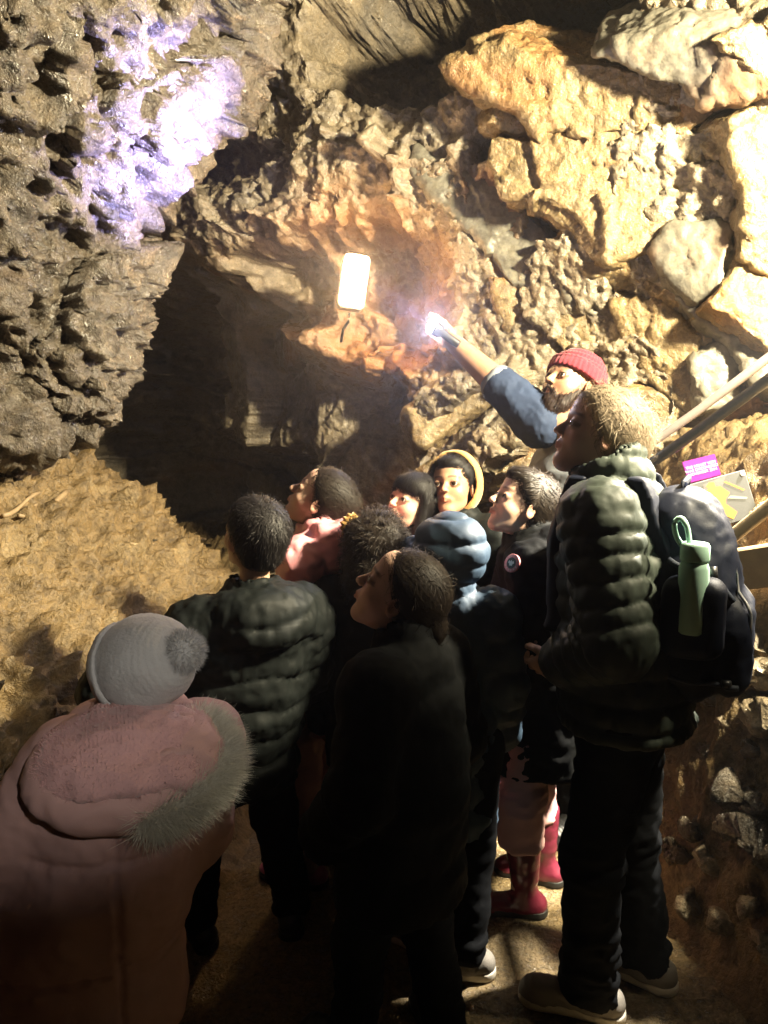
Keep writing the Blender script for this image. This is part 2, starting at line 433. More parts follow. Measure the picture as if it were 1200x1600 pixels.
# roof hollow in shadow at the top
h += feat([(470, 40), (540, -80), (1010, -90), (965, 35), (890, 70), (800, 85), (720, 110), (660, 150), (560, 135), (500, 100)], -1.0, 24)
h += feat([(230, 200), (300, 190), (430, 210), (330, 290), (250, 300)], -0.22, 16)
h += feat([(300, 290), (420, 270), (440, 330), (330, 390), (250, 380), (230, 330)], 0.14, 22)
h += feat([(430, 235), (520, 190), (640, 215), (650, 300), (560, 340), (450, 350)], 0.12, 18)
h += feat([(330, 90), (430, 110), (470, 180), (380, 200), (320, 160)], -0.12, 20)
# ledges under the arm
h += feat([(640, 640), (700, 590), (790, 570), (830, 600), (770, 640), (690, 690), (650, 700)], 0.16, 10)
h += feat([(650, 720), (760, 650), (830, 640), (840, 690), (760, 750), (680, 760)], 0.10, 10)
h += feat([(620, 690), (720, 640), (800, 590), (810, 610), (720, 670), (640, 720)], -0.20, 8)
h += feat([(690, 760), (790, 720), (860, 690), (870, 900), (640, 900)], -0.42, 14)
# deep cracks in the right wall
for poly, a in (([(845, 310), (870, 300), (895, 390), (850, 400), (840, 350)], -0.22), ([(955, 415), (985, 420), (1010, 470), (970, 465)], -0.25),
                ([(1035, 460), (1130, 495), (1125, 520), (1070, 505)], -0.3), ([(735, 215), (775, 215), (780, 265), (750, 255)], -0.22),
                ([(900, 640), (1000, 620), (1060, 600), (1060, 650), (900, 680)], -0.35), ([(1000, 185), (1100, 190), (1200, 140), (1210, 160), (1100, 205)], -0.2)):
    h += feat(poly, a, 7)
# region masks
smoothm = sstep(40, -40, poly_sd(px, py, [(60, 380), (400, 420), (620, 600), (650, 900), (60, 900)])) * inview     # far chamber is smoother
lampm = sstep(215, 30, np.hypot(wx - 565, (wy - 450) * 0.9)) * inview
rightm = sstep(620, 780, px) * sstep(720, 640, py) * inview
h += 0.05 * rightm
wp = B + 0.12 * np.stack([fbm(B * 3.1, 3, s=q) for q in (11, 22, 33)], 1)
h += facets(wp, 0.62, 1, 1.0, 0.10) * 0.36 * (1 - 0.6 * rightm)
h += facets(wp * np.array([1, 1, 1.25]), 0.26, 2, 1.2, 0.16) * 0.26 * (1 - 0.6 * smoothm) * (1 - 0.6 * lampm) * (1 - 0.55 * rightm)
h += 0.10 * fbm(B * 1.3, 3, s=9)
P = B + D * h[:, None]
N1 = smooth_normals(P, nu, nv, True, 5)
wp2 = P + 0.035 * np.stack([fbm(P * 9, 2, s=q) for q in (41, 42, 43)], 1)
h = facets(wp2, 0.10, 3, 1.3, 0.2) * (0.28 - 0.2 * smoothm) * (1 - 0.5 * rightm)
h += facets(wp2, 0.040, 4, 1.3, 0.2) * (0.32 - 0.22 * smoothm)
h += 0.036 * fbm(P * 9, 5, 0.65, s=19, ridge=True) * (1 - 0.5 * smoothm) * (1 - 0.4 * rightm)
h += 0.014 * fbm(P * 42, 3, 0.6, s=29) * (1 - 0.6 * smoothm)
P = P + N1 * h[:, None]
rust_glow = 0.85 * lampm * np.clip(0.7 + 0.9 * fbm(B * 5, 3, s=61), 0, 1)  # iron stain plus the wall lamp's warm glow, both tinted into the rock
rust_glow = np.maximum(rust_glow, 0.8 * sstep(40, -30, poly_sd(wx, wy, [(490, 575), (560, 530), (700, 520), (720, 560), (600, 600)])) * inview)
rust_glow = np.maximum(rust_glow, 0.5 * sstep(0.25, 0.5, fbm(B * 1.9, 4, s=63)))
back_wall = mesh_obj('cave_wall', P, grid_faces(nu, nv, True), M['rock'], attrs={'rust_glow': rust_glow}, kind='structure')

# left wall: an overhanging pitted mass
left_plan = [(-2.4, -4.0), (-2.3, -2.2), (-2.2, -0.6), (-2.0, 0.7), (-1.80, 1.5), (-1.52, 2.12), (-1.24, 2.52), (-1.01, 2.84), (-1.1, 3.14), (-1.5, 3.4), (-2.4, 3.7), (-3.6, 3.9), (-5.0, 3.6)]
zs = np.concatenate((np.arange(-0.1, 0.9, 0.05), np.arange(0.9, 4.4, 0.0100)))
B, D, nu, nv = wall_grid(left_plan, lambda p: 1.3 < p[1] and p[0] > -2.0, zs, 7, 1)
D = -D
z = B[:, 2]
und = -1.35 * sstep(1.56, 1.12, z) - 0.18 * sstep(2.0, 1.45, z) + 0.56 * sstep(2.05, 3.2, z) + 0.8 * sstep(3.4, 4.4, z)
B = B + D * und[:, None]
wp = B + 0.10 * np.stack([fbm(B * 3.5, 3, s=q) for q in (111, 122, 133)], 1)
h = 0.12 * fbm(B * 1.5, 3, s=109)
h += facets(wp, 0.45, 101, 1.1, 0.06) * 0.26
P = B + D * h[:, None] + 0.08 * np.stack([fbm(B * 2.5, 3, s=q) for q in (151, 152, 153)], 1)
N1 = smooth_normals(P, nu, nv, False, 10)
wp = P + 0.05 * np.stack([fbm(P * 6, 3, s=q) for q in (111, 122, 133)], 1)
h = facets(wp, 0.20, 102, 1.2, 0.25) * 0.42 + 0.07 * fbm(P * 4.2, 4, 0.6, s=118, ridge=True)
h += facets(wp, 0.085, 103, 1.3, 0.2) * 0.30
d1, d2, _, _ = cells(wp / 0.12, 105); h += -0.066 * sstep(0.40, 0.18, d1)           # pits
d1, d2, _, _ = cells(wp / 0.05 + 3.3, 107); h += -0.018 * sstep(0.45, 0.15, d1)
h += 0.050 * fbm(P * 9, 5, 0.66, s=119, ridge=True)
h += 0.012 * fbm(P * 48, 3, 0.6, s=129, ridge=True)
P = P + N1 * h[:, None]
left_wall = mesh_obj('cave_wall_left', P, grid_faces(nu, nv), M['left'], attrs={'rust_glow': 0.25 * sstep(0.2, 0.5, fbm(B * 2, 4, s=163))}, kind='structure')

# roof
gx = np.arange(-5, 3.6, 0.05); gy = np.arange(-4.5, 6.4, 0.05)
X, Y = np.meshgrid(gx, gy, indexing='ij'); B = np.stack((X.ravel(), Y.ravel(), np.full(X.size, 4.1)), 1)
hh = facets(B + 0.15 * np.stack([fbm(B * 2, 3, s=q) for q in (1, 2, 3)], 1), 0.6, 201, 1, 0.1) * 0.4 + 0.15 * fbm(B * 1.1, 4, s=209) + 0.04 * fbm(B * 6, 4, s=210, ridge=True)
B[:, 2] += hh + 0.12 * np.abs(B[:, 0]) * 0
mesh_obj('cave_ceiling', B, grid_faces(len(gx), len(gy), True), M['dark'], kind='structure')

# ground with the mud bank on the left and the rock bank on the right
def ground_z(x, y):
    lb = 0.73 + 0.95 * (-x - 0.92) + 0.16 * (y - 2.6)
    lb = np.minimum(lb, 1.42) * sstep(-0.42, -0.98, x) * sstep(1.35, 2.25, y + 0.25 * (-x - 1)) * (1 - 0.6 * sstep(3.5, 4.6, y))
    lb = np.maximum(lb, 0)
    t = x - 0.90 + 0.17 * (y - 2.0)
    rb = 1.50 * sstep(-0.02, 0.62, t) * sstep(0.2, 1.2, y) + 0.35 * sstep(0.5, 1.6, t)
    return lb + rb
def axis(fine0, fine1, lo, hi, f, c):
    return np.concatenate((np.arange(lo, fine0, c), np.arange(fine0, fine1, f), np.arange(fine1, hi, c)))
gx = axis(-2.2, 2.0, -6, 5, 0.0115, 0.12); gy = axis(1.3, 4.5, -5, 7, 0.0115, 0.12)
X, Y = np.meshgrid(gx, gy, indexing='ij'); B = np.stack((X.ravel(), Y.ravel(), np.zeros(X.size)), 1)
zz = ground_z(B[:, 0], B[:, 1])
slope = sstep(0.03, 0.35, zz)
wpm = B * np.array([1, 1, 0.0]) + np.array([0, 0, 1.0]) * zz[:, None]
wpw = wpm + 0.05 * np.stack([fbm(wpm * 6, 3, s=q) for q in (301, 302, 303)], 1)
hz = 0.05 * fbm(wpm * 3.3, 4, s=311)
d1, d2, idd, _ = cells(wpw / 0.11, 312); hz += 0.085 * np.clip(0.55 - d1, 0, 1) ** 0.7 * f01(idd)
d1, d2, idd, _ = cells(wpw / 0.05, 313); hz += 0.055 * np.clip(0.55 - d1, 0, 1) ** 0.7 * f01(idd)
hz += 0.055 * fbm(wpm * 12, 5, 0.66, s=314, ridge=True)
B[:, 2] = zz - 0.03 * (1 - slope)
Ng = smooth_normals(B, len(gx), len(gy), False, 6)
B = B + Ng * (hz * (0.12 + 0.88 * slope) * np.where(B[:, 0] > 0, 0.85, 1.55))[:, None]
ground = mesh_obj('ground', B, grid_faces(len(gx), len(gy)), M['mud'], attrs={'rust_glow': np.zeros(len(B))}, kind='structure')
# trodden path, a wet gravelly crust a little above the ground
gx = np.arange(-0.75, 1.15, 0.012); gy = np.arange(0.3, 3.3, 0.012)
X, Y = np.meshgrid(gx, gy, indexing='ij'); B = np.stack((X.ravel(), Y.ravel(), np.zeros(X.size)), 1)
edge = np.minimum(np.minimum(B[:, 0] + 0.72, 1.12 - B[:, 0]), np.minimum(B[:, 1] - 0.33, 3.27 - B[:, 1])) + 0.06 * fbm(B * 5, 3, s=330)
B[:, 2] = 0.004 * fbm(B * 9, 3, s=331) + 0.0045 * fbm(B * 55, 3, 0.7, s=332) - 0.09 * sstep(0.08, 0.0, edge)
mesh_obj('path', B, grid_faces(len(gx), len(gy)), M['path'], attrs={'rust_glow': np.zeros(len(B))}, kind='structure')

# separate rock slabs of the right wall, each a thick block -------------------------------
BP = np.stack(to_px(BACK_BASE), 1); BV = BACK_BASE[:, 1] > 1.0
def slab(poly, out, thick, mat='slab', tilt=(0, 0), rnd=0.03, rough=1.0, seed=0, name='rock_slab'):
    c = np.mean(poly, 0)
    dd = (BP[:, 0] - c[0]) ** 2 + (BP[:, 1] - c[1]) ** 2 + np.where(BV, 0, 1e9)
    i = int(np.argmin(dd)); n = BACK_N[i].copy()
    n = n + np.array((0, 0, -0.28)) * sstep(1.8, 2.8, np.array([BACK_BASE[i, 2]]))[0]
    n /= np.linalg.norm(n)
    r = np.cross(n, (0, 0, 1)); r /= np.linalg.norm(r); u = np.cross(r, n)
    n = n + (tilt[0] - 0.30) * r + (tilt[1] + 0.05) * u; n /= np.linalg.norm(n)
    r = np.cross(n, (0, 0, 1)); r /= np.linalg.norm(r); u = np.cross(r, n)
    O = BACK_BASE[i] + BACK_N[i] * out
    C = np.array((0, 0, CAM_H)); pl = []
    for q in poly:
        d = raydir(*q); X = C + d * (((O - C) @ n) / (d @ n)) - O
        pl.append((X @ r, X @ u))
    pl = np.array(pl); pc = pl.mean(0); pl = pc + (pl - pc) * 1.09; lo, hi = pl.min(0) - 0.15, pl.max(0) + 0.15
    def fn(Q):
        W = Q + 0.02 * np.stack((vn(Q * 9 + seed, 1), vn(Q * 9 + seed, 2), 0 * Q[:, 0]), 1)
        e = poly_sd(W[:, 0], W[:, 1], pl) - 0.22 * np.clip(-Q[:, 2], 0, 1)
        s = np.abs(Q[:, 2] + thick / 2) - thick / 2
        e2 = np.maximum(e + rnd, 0); s2 = np.maximum(s + rnd, 0)
        return np.sqrt(e2 * e2 + s2 * s2) - rnd + np.minimum(np.maximum(e + rnd, s + rnd), 0)
    V, Q = nets(fn, (lo[0], lo[1], -thick - 0.03), (hi[0], hi[1], 0.03), 0.0115)
    nn = vnormals(V, Q)
    S = V + seed * 7.7
    dsp = facets(S + 0.05 * np.stack([vn(S * 5, q) for q in (4, 5, 6)], 1), 0.34, seed, 0.8, 0.03) * 0.13
    dsp += facets(S, 0.07, seed + 1, 1.2, 0.2) * 0.13 + 0.008 * fbm(S * 12, 4, 0.6, s=seed, ridge=True) + 0.007 * fbm(S * 50, 2, s=seed + 3)
    V = V + nn * (dsp * rough)[:, None]
    Wd = O + V[:, :1] * r + V[:, 1:2] * u + V[:, 2:] * n
    return mesh_obj(name, Wd, Q, M[mat], back_wall, attrs={'rust_glow': 0.35 * sstep(0.2, 0.5, fbm(Wd * 3, 3, s=seed))})
SL = [
 ([(700, 100), (790, 72), (890, 96), (960, 105), (1050, 128), (1102, 172), (1050, 203), (930, 208), (850, 208), (815, 165), (760, 150)], 0.34, 0.5, 'slab', (0.1, -0.1)),
 ([(782, 216), (870, 216), (960, 206), (1075, 196), (1130, 228), (1172, 300), (1150, 345), (1085, 345), (1040, 365), (1000, 392), (955, 402), (900, 335), (862, 312), (800, 302), (772, 255)], 0.26, 0.5, 'slab', (0.05, 0.05)),
 ([(1140, 195), (1215, 160), (1420, 140), (1420, 460), (1240, 430), (1165, 400), (1180, 300)], 0.22, 0.5, 'slab', (0.0, 0.0)),
 ([(930, 85), (1040, 58), (1130, 62), (1205, 125), (1160, 150), (1100, 165), (1060, 125)], 0.46, 0.4, 'grey', (0.25, -0.35)),
 ([(1128, 55), (1230, 20), (1420, 20), (1420, 130), (1215, 130), (1160, 90)], 0.34, 0.4, 'slab', (0, -0.1)),
 ([(655, 238), (700, 258), (780, 305), (845, 350), (856, 400), (852, 445), (800, 435), (750, 370), (690, 315), (650, 270)], 0.12, 0.3, 'grey', (0.1, 0.2)),
 ([(745, 300), (800, 318), (845, 360), (850, 470), (800, 500), (760, 420)], 0.06, 0.3, 'slab', (-0.1, 0.1)),
 ([(1048, 358), (1110, 350), (1150, 378), (1172, 425), (1120, 452), (1082, 462), (1040, 425), (1020, 395)], 0.30, 0.3, 'grey', (0.15, 0.1)),
 ([(1165, 405), (1260, 430), (1400, 450), (1400, 600), (1240, 560), (1185, 520), (1120, 470)], 0.24, 0.3, 'slab', (0.0, 0.15)),
 ([(862, 395), (900, 345), (960, 408), (1040, 430), (1090, 465), (1045, 465), (985, 428), (920, 425)], 0.20, 0.3, 'slab', (0.1, 0.3)),
 ([(1060, 468), (1130, 455), (1200, 510), (1280, 560), (1280, 620), (1190, 590), (1130, 525)], 0.17, 0.3, 'grey', (0.1, 0.2)),
 ([(880, 425), (950, 425), (968, 470), (925, 490), (885, 465)], 0.10, 0.25, 'grey', (-0.2, 0.1)),
 ([(965, 472), (1040, 485), (1075, 520), (1122, 560), (1128, 610), (1085, 640), (1020, 600), (985, 540)], 0.12, 0.3, 'slab', (0.2, -0.1)),
 ([(1085, 560), (1130, 540), (1160, 575), (1150, 620), (1100, 640)], 0.20, 0.25, 'grey', (-0.3, 0.0)),
 ([(860, 480), (930, 500), (980, 560), (1010, 610), (960, 640), (900, 560), (870, 540)], 0.05, 0.3, 'slab', (0.1, -0.2)),
 ([(930, 620), (1010, 612), (1080, 645), (1010, 668), (940, 660)], 0.22, 0.3, 'slab', (0.0, -0.3)),
 ([(640, 640), (720, 590), (800, 570), (815, 598), (730, 642), (665, 690)], 0.20, 0.3, 'slab', (0.1, 0.2)),
 ([(655, 735), (745, 672), (830, 645), (845, 672), (770, 735), (700, 762)], 0.22, 0.3, 'slab', (0.1, 0.2)),
 ([(770, 735), (830, 690), (870, 672), (890, 700), (830, 745)], 0.14, 0.25, 'slab', (0.0, 0.2)),
 ([(800, 140), (850, 150), (870, 205), (810, 205), (770, 190)], 0.22, 0.3, 'slab', (-0.2, -0.2)),
]
for i, a in enumerate(SL):
    slab(a[0], a[1] * 0.44, a[2], a[3], a[4], 0.016, 1.0, 400 + 5 * i)

# loose stones: a few shared shapes, scattered on both banks --------------------------------
def stone_mesh(seed, flat=0.65):
    rg = np.random.default_rng(seed)
    ax = np.array((1.0, rg.uniform(0.6, 0.9), rg.uniform(0.45, flat)))
    V, Q = nets(lambda P: ell(P, (0, 0, 0), ax * 0.8), (-1, -1, -1), (1, 1, 1), 0.14)
    nn = vnormals(V, Q); S = V + seed
    V = V + nn * (facets(S, 1.15, seed, 1.7, 0.02) * 0.5 + 0.05 * fbm(S * 5, 3, s=seed))[:, None]
    return V, Q
SHAPES = [stone_mesh(900 + i) for i in range(7)]
SM = {}
def stone(loc, size, k, rz, tilt, mat, parent):
    key = (k, mat)
    if key not in SM:
        o = mesh_obj('rock', SHAPES[k][0], SHAPES[k][1], M[mat], parent, smooth=True, attrs={'rust_glow': np.zeros(len(SHAPES[k][0]))}); SM[key] = o.data
    else:
        o = bpy.data.objects.new('rock', SM[key]); COL.objects.link(o); o.parent = parent
    o.location = loc; o.scale = (size, size, size); o.rotation_euler = (tilt, tilt * 0.6, rz)
rg = np.random.default_rng(5)
for px_, py_, d, s in [(1185, 960, 2.05, .075), (1165, 1015, 1.98, .085), (1120, 1090, 2.05, .07), (1190, 1060, 1.85, .09), (1150, 925, 2.15, .06), (1090, 1060, 2.1, .05), (1185, 900, 2.2, .06), (1140, 1130, 1.9, .06), (1200, 1130, 1.8, .07), (1100, 1180, 2.0, .05), (1060, 1130, 2.1, .045), (1175, 1185, 1.85, .05), (1130, 985, 2.15, .06), (1195, 1010, 2.0, .06), (1060, 1225, 1.95, .04), (1215, 1220, 1.8, .08), (1100, 1290, 2.0, .07), (1170, 1280, 2.0, .08), (1190, 1350, 1.9, .08), (1120, 1370, 1.9, .06), (1060, 1340, 1.95, .05), (1180, 1430, 1.9, .07), (1130, 1450, 1.85, .05), (1205, 1500, 1.8, .06), (1080, 1420, 1.9, .035), (1150, 1060, 2.1, .07), (1100, 1000, 2.2, .06), (1080, 930, 2.3, .05)]:
    p = J(px_, py_, d)
    g0 = ground_z(np.array([p[0]]), np.array([p[1]]))[0]
    for _ in range(60):            # slide along the sight line until it meets the bank
        if abs(p[2] - g0) < 0.02: break
        d += 0.02 if p[2] > g0 else -0.02
        p = J(px_, py_, d); g0 = ground_z(np.array([p[0]]), np.array([p[1]]))[0]
    s *= rg.uniform(0.9, 1.7)
    stone((p[0], p[1], g0 + s * 0.25), s, int(rg.integers(7)), rg.uniform(0, 6), rg.uniform(-.4, .4), 'rock' if rg.random() < .7 else 'left', ground)
for _ in range(170):
    x = rg.uniform(-2.0, -0.75); y = rg.uniform(2.1, 4.2); s = rg.choice([.022, .03, .04, .055, .08], p=[.28, .3, .22, .14, .06])
    z0 = ground_z(np.array([x]), np.array([y]))[0]
    if z0 > 0.15: stone((x, y, z0 + s * 0.3), s, int(rg.integers(7)), rg.uniform(0, 6), rg.uniform(-.5, .5), 'mud', ground)
for _ in range(40):
    x = rg.uniform(1.1, 1.75); y = rg.uniform(2.0, 3.2); s = rg.choice([.02, .03, .045])
    z0 = ground_z(np.array([x]), np.array([y]))[0]
    if z0 > 0.2: stone((x, y, z0 + s * 0.3), s, int(rg.integers(7)), rg.uniform(0, 6), rg.uniform(-.5, .5), 'mud', ground)
# ------------------------------------------------------------------ lamps, rails, signs, timber
M['plastic'] = plain('grey_plastic', (0.30, 0.30, 0.29), 0.5)
M['glow'] = plain('lamp_glow', (0.9, 0.85, 0.7), 0.4, emit=(1.0, 0.62, 0.28), strength=120.0)
M['blackplastic'] = plain('black_plastic', (0.02, 0.02, 0.022), 0.35)
M['torchglow'] = plain('torch_glow', (0.9, 0.9, 1.0), 0.3, emit=(0.72, 0.74, 1.0), strength=1500.0)
M['steel'] = plain('galvanised_steel', (0.38, 0.32, 0.30), 0.4, 0.2, nscale=25, bump=0.25)
M['wetblack'] = plain('wet_black_pipe', (0.007, 0.007, 0.008), 0.22, nscale=70, bump=1.0)
M['wood'] = plain('muddy_wood', (0.30, 0.215, 0.12), 0.6, nscale=18, bump=0.5, var=0.4)
M['palewood'] = plain('pale_wood', (0.42, 0.32, 0.19), 0.6, nscale=22, bump=0.4, var=0.35)
M['darkwood'] = plain('wet_dark_wood', (0.035, 0.028, 0.02), 0.3, nscale=22, bump=0.5, var=0.4)
M['purple'] = plain('purple_sign', (0.24, 0.003, 0.22), 0.8, nscale=8, bump=0.02, var=0.06)
M['lettering'] = plain('white_lettering', (0.6, 0.55, 0.6), 0.5, var=0.03)
M['boardgrey'] = plain('grey_board', (0.026, 0.027, 0.027), 0.85, nscale=10, bump=0.03, var=0.12)
M['orangeprint'] = plain('orange_print', (0.42, 0.12, 0.005), 0.8, nscale=30, var=0.15)
M['darkprint'] = plain('dark_print', (0.035, 0.03, 0.03), 0.5)
M['paleprint'] = plain('pale_print', (0.10, 0.10, 0.08), 0.8)
M['wire'] = plain('steel_wire', (0.5, 0.5, 0.5), 0.3, 0.8)

def frame_obj(name, VF, R, O, mat, parent, smooth=False):
    V = np.array(VF[0]) @ np.array(R).T + np.array(O)
    return attach(mesh_obj(name, V, VF[1], mat, smooth=smooth), parent)

# wall lamp: housing, glowing diffuser, cable
LP = J(553, 440, 3.90)
lamp = thing('wall_lamp', 'glowing rectangular bulkhead lamp fixed to the orange rock in its alcove', 'lamp', tuple(LP))
nrm = np.array((0.10, -0.97, -0.05)); nrm /= np.linalg.norm(nrm)
r = np.cross(nrm, (0, 0, 1)); r = -r / np.linalg.norm(r); r = -r if r[0] < 0 else r
u = np.cross(nrm, r); u = u if u[2] > 0 else -u
a = math.radians(-8); r2 = r * math.cos(a) + u * math.sin(a); u2 = -r * math.sin(a) + u * math.cos(a)
RL = np.stack((r2, u2, nrm), 1)
def rounded_slab(w, hgt, rad, z0, z1, bev):
    ring = []
    for cx, cy, a0 in ((w/2-rad, hgt/2-rad, 0), (-w/2+rad, hgt/2-rad, 90), (-w/2+rad, -hgt/2+rad, 180), (w/2-rad, -hgt/2+rad, 270)):
        for k in range(6):
            t = math.radians(a0 + 18 * k); ring.append((cx + rad * math.cos(t), cy + rad * math.sin(t)))
    V, Fc = [], []; n = len(ring)
    for z_, s in ((z0, 1.0), (z1 - bev, 1.0), (z1 - bev * 0.3, 1 - bev * 2.0), (z1, 1 - bev * 5)):
        V += [(x * s, y * s, z_) for x, y in ring]
    for i in range(3):
        for k in range(n): Fc.append((i*n+k, i*n+(k+1) % n, (i+1)*n+(k+1) % n, (i+1)*n+k))
    Fc.append(tuple(range(n))[::-1]); Fc.append(tuple(3*n+k for k in range(n)))
    return V, Fc
frame_obj('housing', rounded_slab(0.142, 0.272, 0.026, -0.14, 0.005, 0.01), RL, LP, M['plastic'], lamp, True)
frame_obj('diffuser', rounded_slab(0.122, 0.248, 0.024, 0.006, 0.075, 0.018), RL, LP, M['glow'], lamp, True)
cab = [LP + RL @ np.array(q) for q in ((0, -0.155, -0.03), (0.0, -0.20, -0.02), (-0.02, -0.24, -0.05), (-0.02, -0.30, -0.12))]
attach(mesh_obj('cable', *tube(cab, 0.008, 8), M['blackplastic']), lamp)

# the floodlights that give the light in the cave (fixed above the head, beside the picture)
def flood(pos, aim, label):
    t = thing('floodlight', label, 'floodlight', pos)
    d = Vector(aim) - Vector(pos); d.normalize(); R = np.array(d.to_track_quat('-Z', 'Y').to_matrix())
    back = np.array(pos) - np.array(d) * 0.10
    frame_obj('housing', bevbox(0.26, 0.20, 0.06, 0.015), R, back, M['blackplastic'], t)
    for k in range(5): frame_obj('cooling_fin', bevbox(0.012, 0.18, 0.04, 0.003), R, back + R @ np.array((-0.1 + 0.05 * k, 0, 0.05)), M['blackplastic'], t)
    for s in (-1, 1): frame_obj('bracket', bevbox(0.012, 0.03, 0.2, 0.004), R, back + R @ np.array((0.145 * s, 0, 0.08)), M['steel'], t)
flood(KEY_POS, KEY_AIM, 'black floodlight on a bracket high up by the rock slabs')
flood(STEP_POS, STEP_AIM, 'black floodlight at the head of the steps by the handrails')
flood(BACK_POS, BACK_AIM, 'black floodlight further back along the passage roof')

# handrails on the right
def pipe(name, label, pts, rad, mat, extra=None):
    o = thing(name, label, 'handrail', tuple(pts[0]))
    attach(mesh_obj('pipe', *tube(pts, rad, 14), M[mat]), o)
    for q in (extra or []):
        attach(mesh_obj('bracket', *tube([q[0], q[1]], 0.011, 8), M['steel']), o)
    return o
A0, A1 = J(985, 716, 2.62), J(1206, 555, 2.36); A2 = A1 + (A1 - A0) * 2.0
pipe('handrail', 'plain grey steel pipe handrail climbing the bank behind the rucksack', [A0 - (A1 - A0) * 0.6, A0, (A0 + A1) / 2 + np.array((0, 0, -0.006)), A1, A2], 0.0145, 'steel')
B0, B1 = J(1000, 736, 2.56), J(1206, 589, 2.31); B2 = B1 + (B1 - B0) * 2.0
pipe('handrail', 'wet black handrail pipe covered in glinting drops beneath the steel one', [B0 - (B1 - B0) * 0.5, B0, (B0 + B1) / 2 + np.array((0, 0, -0.004)), B1, B2], 0.0175, 'wetblack')
C0, C1 = J(1120, 858, 2.30), J(1210, 786, 2.16); C2 = C1 + (C1 - C0) * 2
pipe('handrail', 'short pale muddy rail below the grey information board', [C0 - (C1 - C0) * .5, C0, C1, C2], 0.021, 'palewood')
# dark rail along the foot of the mud bank
pl = thing('plank', 'wide muddy plank set on edge beneath the pale rail', 'plank', tuple(J(1185, 878, 2.25)))
e0, e1 = J(1130, 893, 2.32), J(1225, 880, 2.18)
dv = e1 - e0; Lp = np.linalg.norm(dv); ex = dv / Lp; ez = np.array((0, -0.15, 1.0)); ez -= ex * (ez @ ex); ez /= np.linalg.norm(ez); ey = np.cross(ez, ex)
frame_obj('board', bevbox(Lp * 1.6, 0.035, 0.13, 0.006), np.stack((ex, ey, ez), 1), (e0 + e1) / 2, M['wood'], pl)

def gz(x, y): return float(ground_z(np.array([x]), np.array([y]))[0])
def lie(px_, py_, d0=2.2):
    d = d0
    for _ in range(220):
        p = J(px_, py_, d)
        if p[2] <= gz(p[0], p[1]) + 0.03: break
        d += 0.01
    return p
# signs on the right bank
def sign_frame(c, tl, tr, bl):
    rx = tr - tl; w = np.linalg.norm(rx); rx /= w
    uy = tl - bl; uy -= rx * (uy @ rx); hgt = np.linalg.norm(uy); uy /= hgt
    return np.stack((rx, uy, np.cross(rx, uy)), 1), w, hgt
def text_mesh(body, size, shear=0.0):
    cu = bpy.data.curves.new('lettering', 'FONT'); cu.body = body; cu.size = size; cu.align_x = 'CENTER'; cu.align_y = 'CENTER'; cu.extrude = 0.0006; cu.space_line = 0.95; cu.offset = size * 0.012; cu.resolution_u = 3
    to = bpy.data.objects.new('t', cu); COL.objects.link(to); bpy.context.view_layer.update()
    me = bpy.data.meshes.new_from_object(to); bpy.data.objects.remove(to); bpy.data.curves.remove(cu)
    V = [tuple(v.co) for v in me.vertices]; Fc = [tuple(p.vertices) for p in me.polygons]; bpy.data.meshes.remove(me)
    return V, Fc
sd = lie(1098, 745, 1.6)[1] - 0.20
Rs, w, hg = sign_frame(None, J(1068, 722, sd), J(1119, 709, sd - 0.01), J(1071, 757, sd - 0.02))
Os = (J(1068, 722, sd) + J(1124, 743, sd - 0.02)) / 2
ps = thing('sign', 'small purple sign with white capital letters above the grey board', 'sign', tuple(Os))
frame_obj('panel', bevbox(w, hg, 0.008, 0.002), Rs, Os, M['purple'], ps)
V, Fc = text_mesh('THE RIDLEY VEIN\nWAS DISCOVERED\nNOVEMBER 2014', 0.0138 * w / 0.117)
frame_obj('lettering', ([(x, y, z_ + 0.0055) for x, y, z_ in V], Fc), Rs, Os, M['lettering'], ps)
bd = lie(1120, 800, 1.6)[1] - 0.20
c_tl, c_tr, c_br, c_bl = J(1058, 765, bd), J(1164, 736, bd), J(1184, 804, bd - 0.03), J(1080, 838, bd - 0.03)
Rb, w, hg = sign_frame(None, c_tl, c_tr, c_bl); Ob = (c_tl + c_br) / 2
ib = thing('information_board', 'grey information board with an orange figure drawn on it', 'sign', tuple(Ob))
frame_obj('panel', bevbox(w, hg, 0.008, 0.003), Rb, Ob, M['boardgrey'], ib)
def flat(poly, mat, zz, name):
    frame_obj(name, ([(x * w, y * hg, zz) for x, y in poly], [tuple(range(len(poly)))]), Rb, Ob, M[mat], ib)
flat([(-.13, .42), (.22, .50 - .02), (.10, .22), (-.05, .10), (-.16, .12)], 'darkprint', 0.0048, 'print_shadow')
flat([(-.16, .22), (-.06, .34), (.10, .30), (.20, .12), (.12, .02), (.10, -.08), (.22, -.30), (.14, -.42), (.04, -.30), (-.04, -.16), (-.08, -.34), (-.16, -.36), (-.14, -.05), (-.22, .05)], 'orangeprint', 0.0056, 'figure_print')
flat([(-.10, .36), (-.04, .44), (.03, .41), (.03, .32), (-.05, .30)], 'orangeprint', 0.0052, 'head_print')
flat([(.16, .36), (.19, .37), (.42, .10), (.39, .09)], 'orangeprint', 0.0052, 'tool_print')
flat([(.14, .02), (.20, .06), (.42, -.06), (.40, -.10)], 'paleprint', 0.0052, 'rock_print')
V, Fc = text_mesh('EN', 0.14 * w)
frame_obj('lettering', ([(x - w * 0.33, y + hg * 0.36, z_ + 0.0055) for x, y, z_ in V], Fc), Rb, Ob, M['lettering'], ib)
